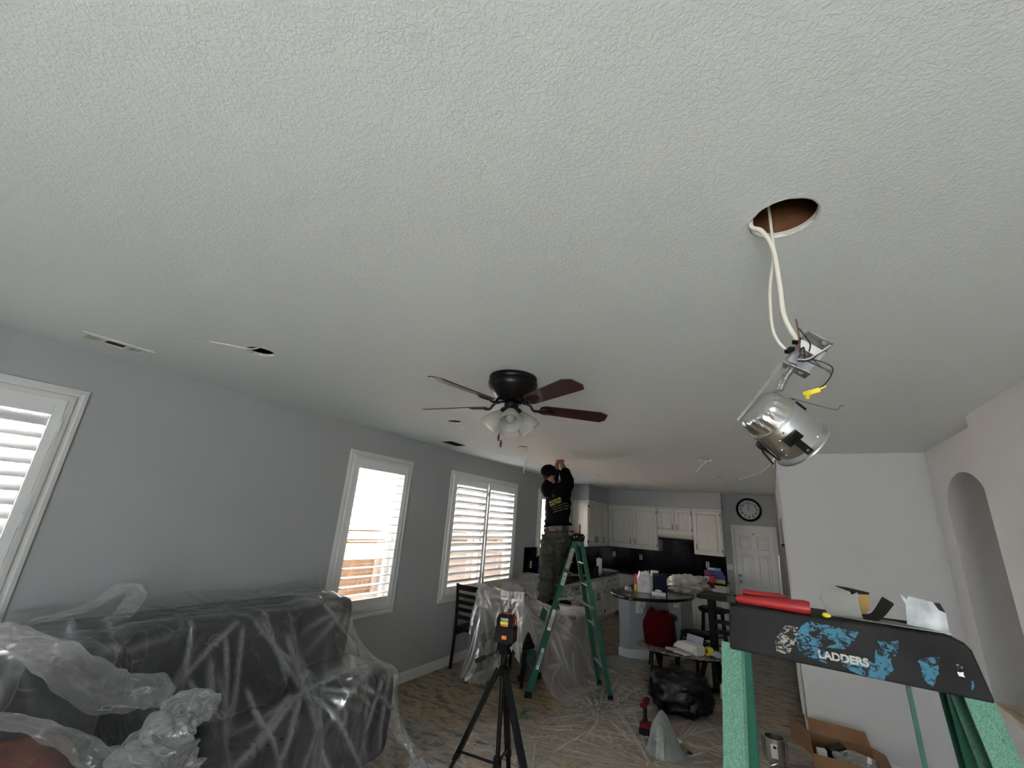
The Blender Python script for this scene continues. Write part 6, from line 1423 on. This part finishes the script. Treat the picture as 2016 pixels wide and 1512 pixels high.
# grey-green bag with pointed top
m = MB(); apex = Vector((-1.0509, 4.7800, 0.2759)); vs = []; fs = []; seg, rg = 44, 22; c = Vector((-1.0, 4.62, 0))
for i in range(rg+1):
    f = i/rg; z = apex.z*f; k = (1-f)**.75*1.0+.05
    for j in range(seg):
        a = 2*PI*j/seg; n_ = nz.noise(Vector((math.cos(a)*3, math.sin(a)*3, f*1.2)))+.5*nz.noise(Vector((math.cos(a)*8, math.sin(a)*8, f*2)))
        q = c.lerp(apex, f); vs.append((q.x+math.cos(a)*.155*k*(1+.25*n_), q.y+math.sin(a)*.13*k*(1+.25*n_), z))
for i in range(rg):
    for j in range(seg): a, b_ = i*seg+j, i*seg+(j+1) % seg; fs.append((a, b_, b_+seg, a+seg))
m.add(vs, fs+[tuple(range(seg-1, -1, -1)), tuple(rg*seg+k for k in range(seg))]); tag(m.build('plastic_bag', 'film_greybag', smooth=True), 'grey-green plastic shopping bag standing upright in a point on the floor beside the drill', 'bag')
# debris
for k, (p, s_, mm, lab) in enumerate([((-0.9420, 4.9270, 0.0200), .03, 'box_white', 'small torn white scrap on the floor film right of the pointed bag'), ((-0.9699, 5.0854, 0.0100), .014, 'cardboard', 'brown fleck of debris just behind the torn white scrap on the floor film'),
        ((-0.8229, 4.7741, 0.0120), .025, 'dark_grey', 'broken dark and tan fragment on the floor film near the bottom edge'), ((-0.8083, 4.9036, 0.0100), .012, 'cardboard', 'tiny brown crumb above the broken fragment on the floor film'), ((-1.6472, 5.4613, 0.0100), .014, 'black_rubber', 'small black crumb beside the rear foot of the worker\'s ladder')]):
    tag(MB().blob(p, (s_, s_*.6, s_*.5), 12, 8, noise=.5, seed=k).build('debris', mm), lab, 'debris')
def strip(pts, w_, mm, label):
    m = MB(); pp = bez(pts, 8); vs = []
    for i, p in enumerate(pp):
        d = (pp[min(i+1, len(pp)-1)]-pp[max(i-1, 0)]).normalized(); s = d.cross(V(0, 0, 1)).normalized()*w_/2; tw = V(0, 0, .012*math.sin(i*.8)+.012)
        vs += [p+s+tw, p-s+V(0, 0, .003)]
    m.add(vs, [(2*i, 2*i+1, 2*i+3, 2*i+2) for i in range(len(pp)-1)]); return tag(m.build('masking_tape', mm, smooth=True), label, 'tape')
strip([(-2.3175, 4.6163, 0.0200), (-2.3329, 4.5244, 0.0200), (-2.3310, 4.4051, 0.0200)], .03, 'tape_green', 'curled strip of green tape on the floor film near the ladder foot')
strip([(-2.3332, 4.3885, 0.0200), (-2.2797, 4.4054, 0.0200), (-2.2290, 4.4057, 0.0200)], .03, 'tape_green', 'lower scrap of green tape on the floor film behind the tripod')
# can light on the floor
p = Vector((-.17, 5.10, .0)); t = thing('can_light', 'spare aluminium can light standing on the floor left of the cardboard box', 'can light', p)
MB().lathe([(.001, .02), (.07, .02), (.078, .035), (.08, .20), (.088, .203), (.088, .206), (.074, .204), (.072, .06), (.001, .055)], p, 40).build('housing', 'aluminium', t, smooth=True)
MB().box(p.x-.03, p.x+.02, p.y-.083, p.y-.079, .07, .17).build('label', 'label_white', t); MB().box(p.x-.012, p.x+.012, p.y-.085, p.y-.083, .14, .16).build('printed_mark', 'ink', t)
for s in (-1, 1): MB().bar(p+V(s*.088, -.02, .05), p+V(s*.095, -.02, .20), .012, .004, (0, 1, 0)).build('spring_clip', 'black_metal', t)
MB().tube(bez([p+V(-.06, -.06, .03), p+V(-.05, -.12, .02), p+V(.02, -.14, .06), p+V(.03, -.10, .02)], 6), .006, 8).build('conduit', 'steel', t)
MB().lathe([(.001, 0), (.065, 0), (.07, .02), (.001, .02)], p+V(0, 0, .001), 30).build('cap_end', 'steel', t)
# cardboard box
t = thing('cardboard_box', 'open brown cardboard box with raised flaps on the floor against the partition', 'box', (.32, 5.08, 0))
x0, x1, y0, y1, hz = .10, .53, 4.83, 5.28, .25
m = MB(); th = .004
m.box(x0, x1, y0, y1, .002, .006).box(x0, x0+th, y0, y1, 0, hz).box(x1-th, x1, y0, y1, 0, hz).box(x0, x1, y0, y0+th, 0, hz).box(x0, x1, y1-th, y1, 0, hz); m.build('box_body', 'cardboard', t)
for pts in ([(x0, y1, hz), (x1, y1, hz), (x1-.02, y1+.05, hz+.09), (x0, y1+.05, hz+.10)], [(x0, y1, hz), (x0, y0, hz), (x0-.14, y0+.02, hz+.05), (x0-.14, y1, hz+.10)], [(x1, y0, hz), (x1, y1, hz), (x1+.09, y1, hz-.02), (x1+.09, y0, hz-.04)], [(x0, y0, hz), (x1, y0, hz), (x1, y0-.10, hz-.10), (x0, y0-.10, hz-.10)]):
    m = MB(); plate(m, pts, .004); m.build('flap', 'cardboard', t)
tag(MB().blob((.40, 5.0, .20), (.16, .14, .06), 20, 12, noise=.4).build('packing_material', 'film_bundle', smooth=True), 'clear wrapped parts bunched inside the cardboard box', 'packing')
tag(MB().obb((.27, 5.1, .22), (.06, .03, .02), (-.02, .05, 0), (0, 0, .03)).build('ceiling_light_part', 'black_plastic', bevel=.01), 'dark brown packet lying inside the cardboard box at its far side', 'packet')
MBB = MB().cyl((.45, 4.93, .18), (.48, 4.96, .28), .014); tag(MBB.build('paper_tube', 'box_white'), 'white rolled paper sticking up in the right of the cardboard box', 'paper')
tag(MB().obb((.165, 4.93, .20), (.03, .01, 0), (-.005, .03, 0), (0, 0, .06)).build('printed_insert', 'box_white'), 'white printed insert standing in the left corner of the cardboard box', 'paper')
# spray bottle by the table
p = Vector((-.70, 6.50, 0)); t = thing('spray_bottle', 'small white spray bottle on the floor beside the near ladder leg', 'bottle', p)
MB().lathe([(.001, 0), (.038, 0), (.04, .02), (.038, .12), (.016, .16), (.014, .18), (.001, .18)], p, 20).build('bottle', 'label_white', t, smooth=True)
MB().bar(p+V(-.04, 0, .20), p+V(.03, 0, .20), .02, .03).build('trigger', 'black_plastic', t, bevel=.003)
bpy.context.view_layer.update()
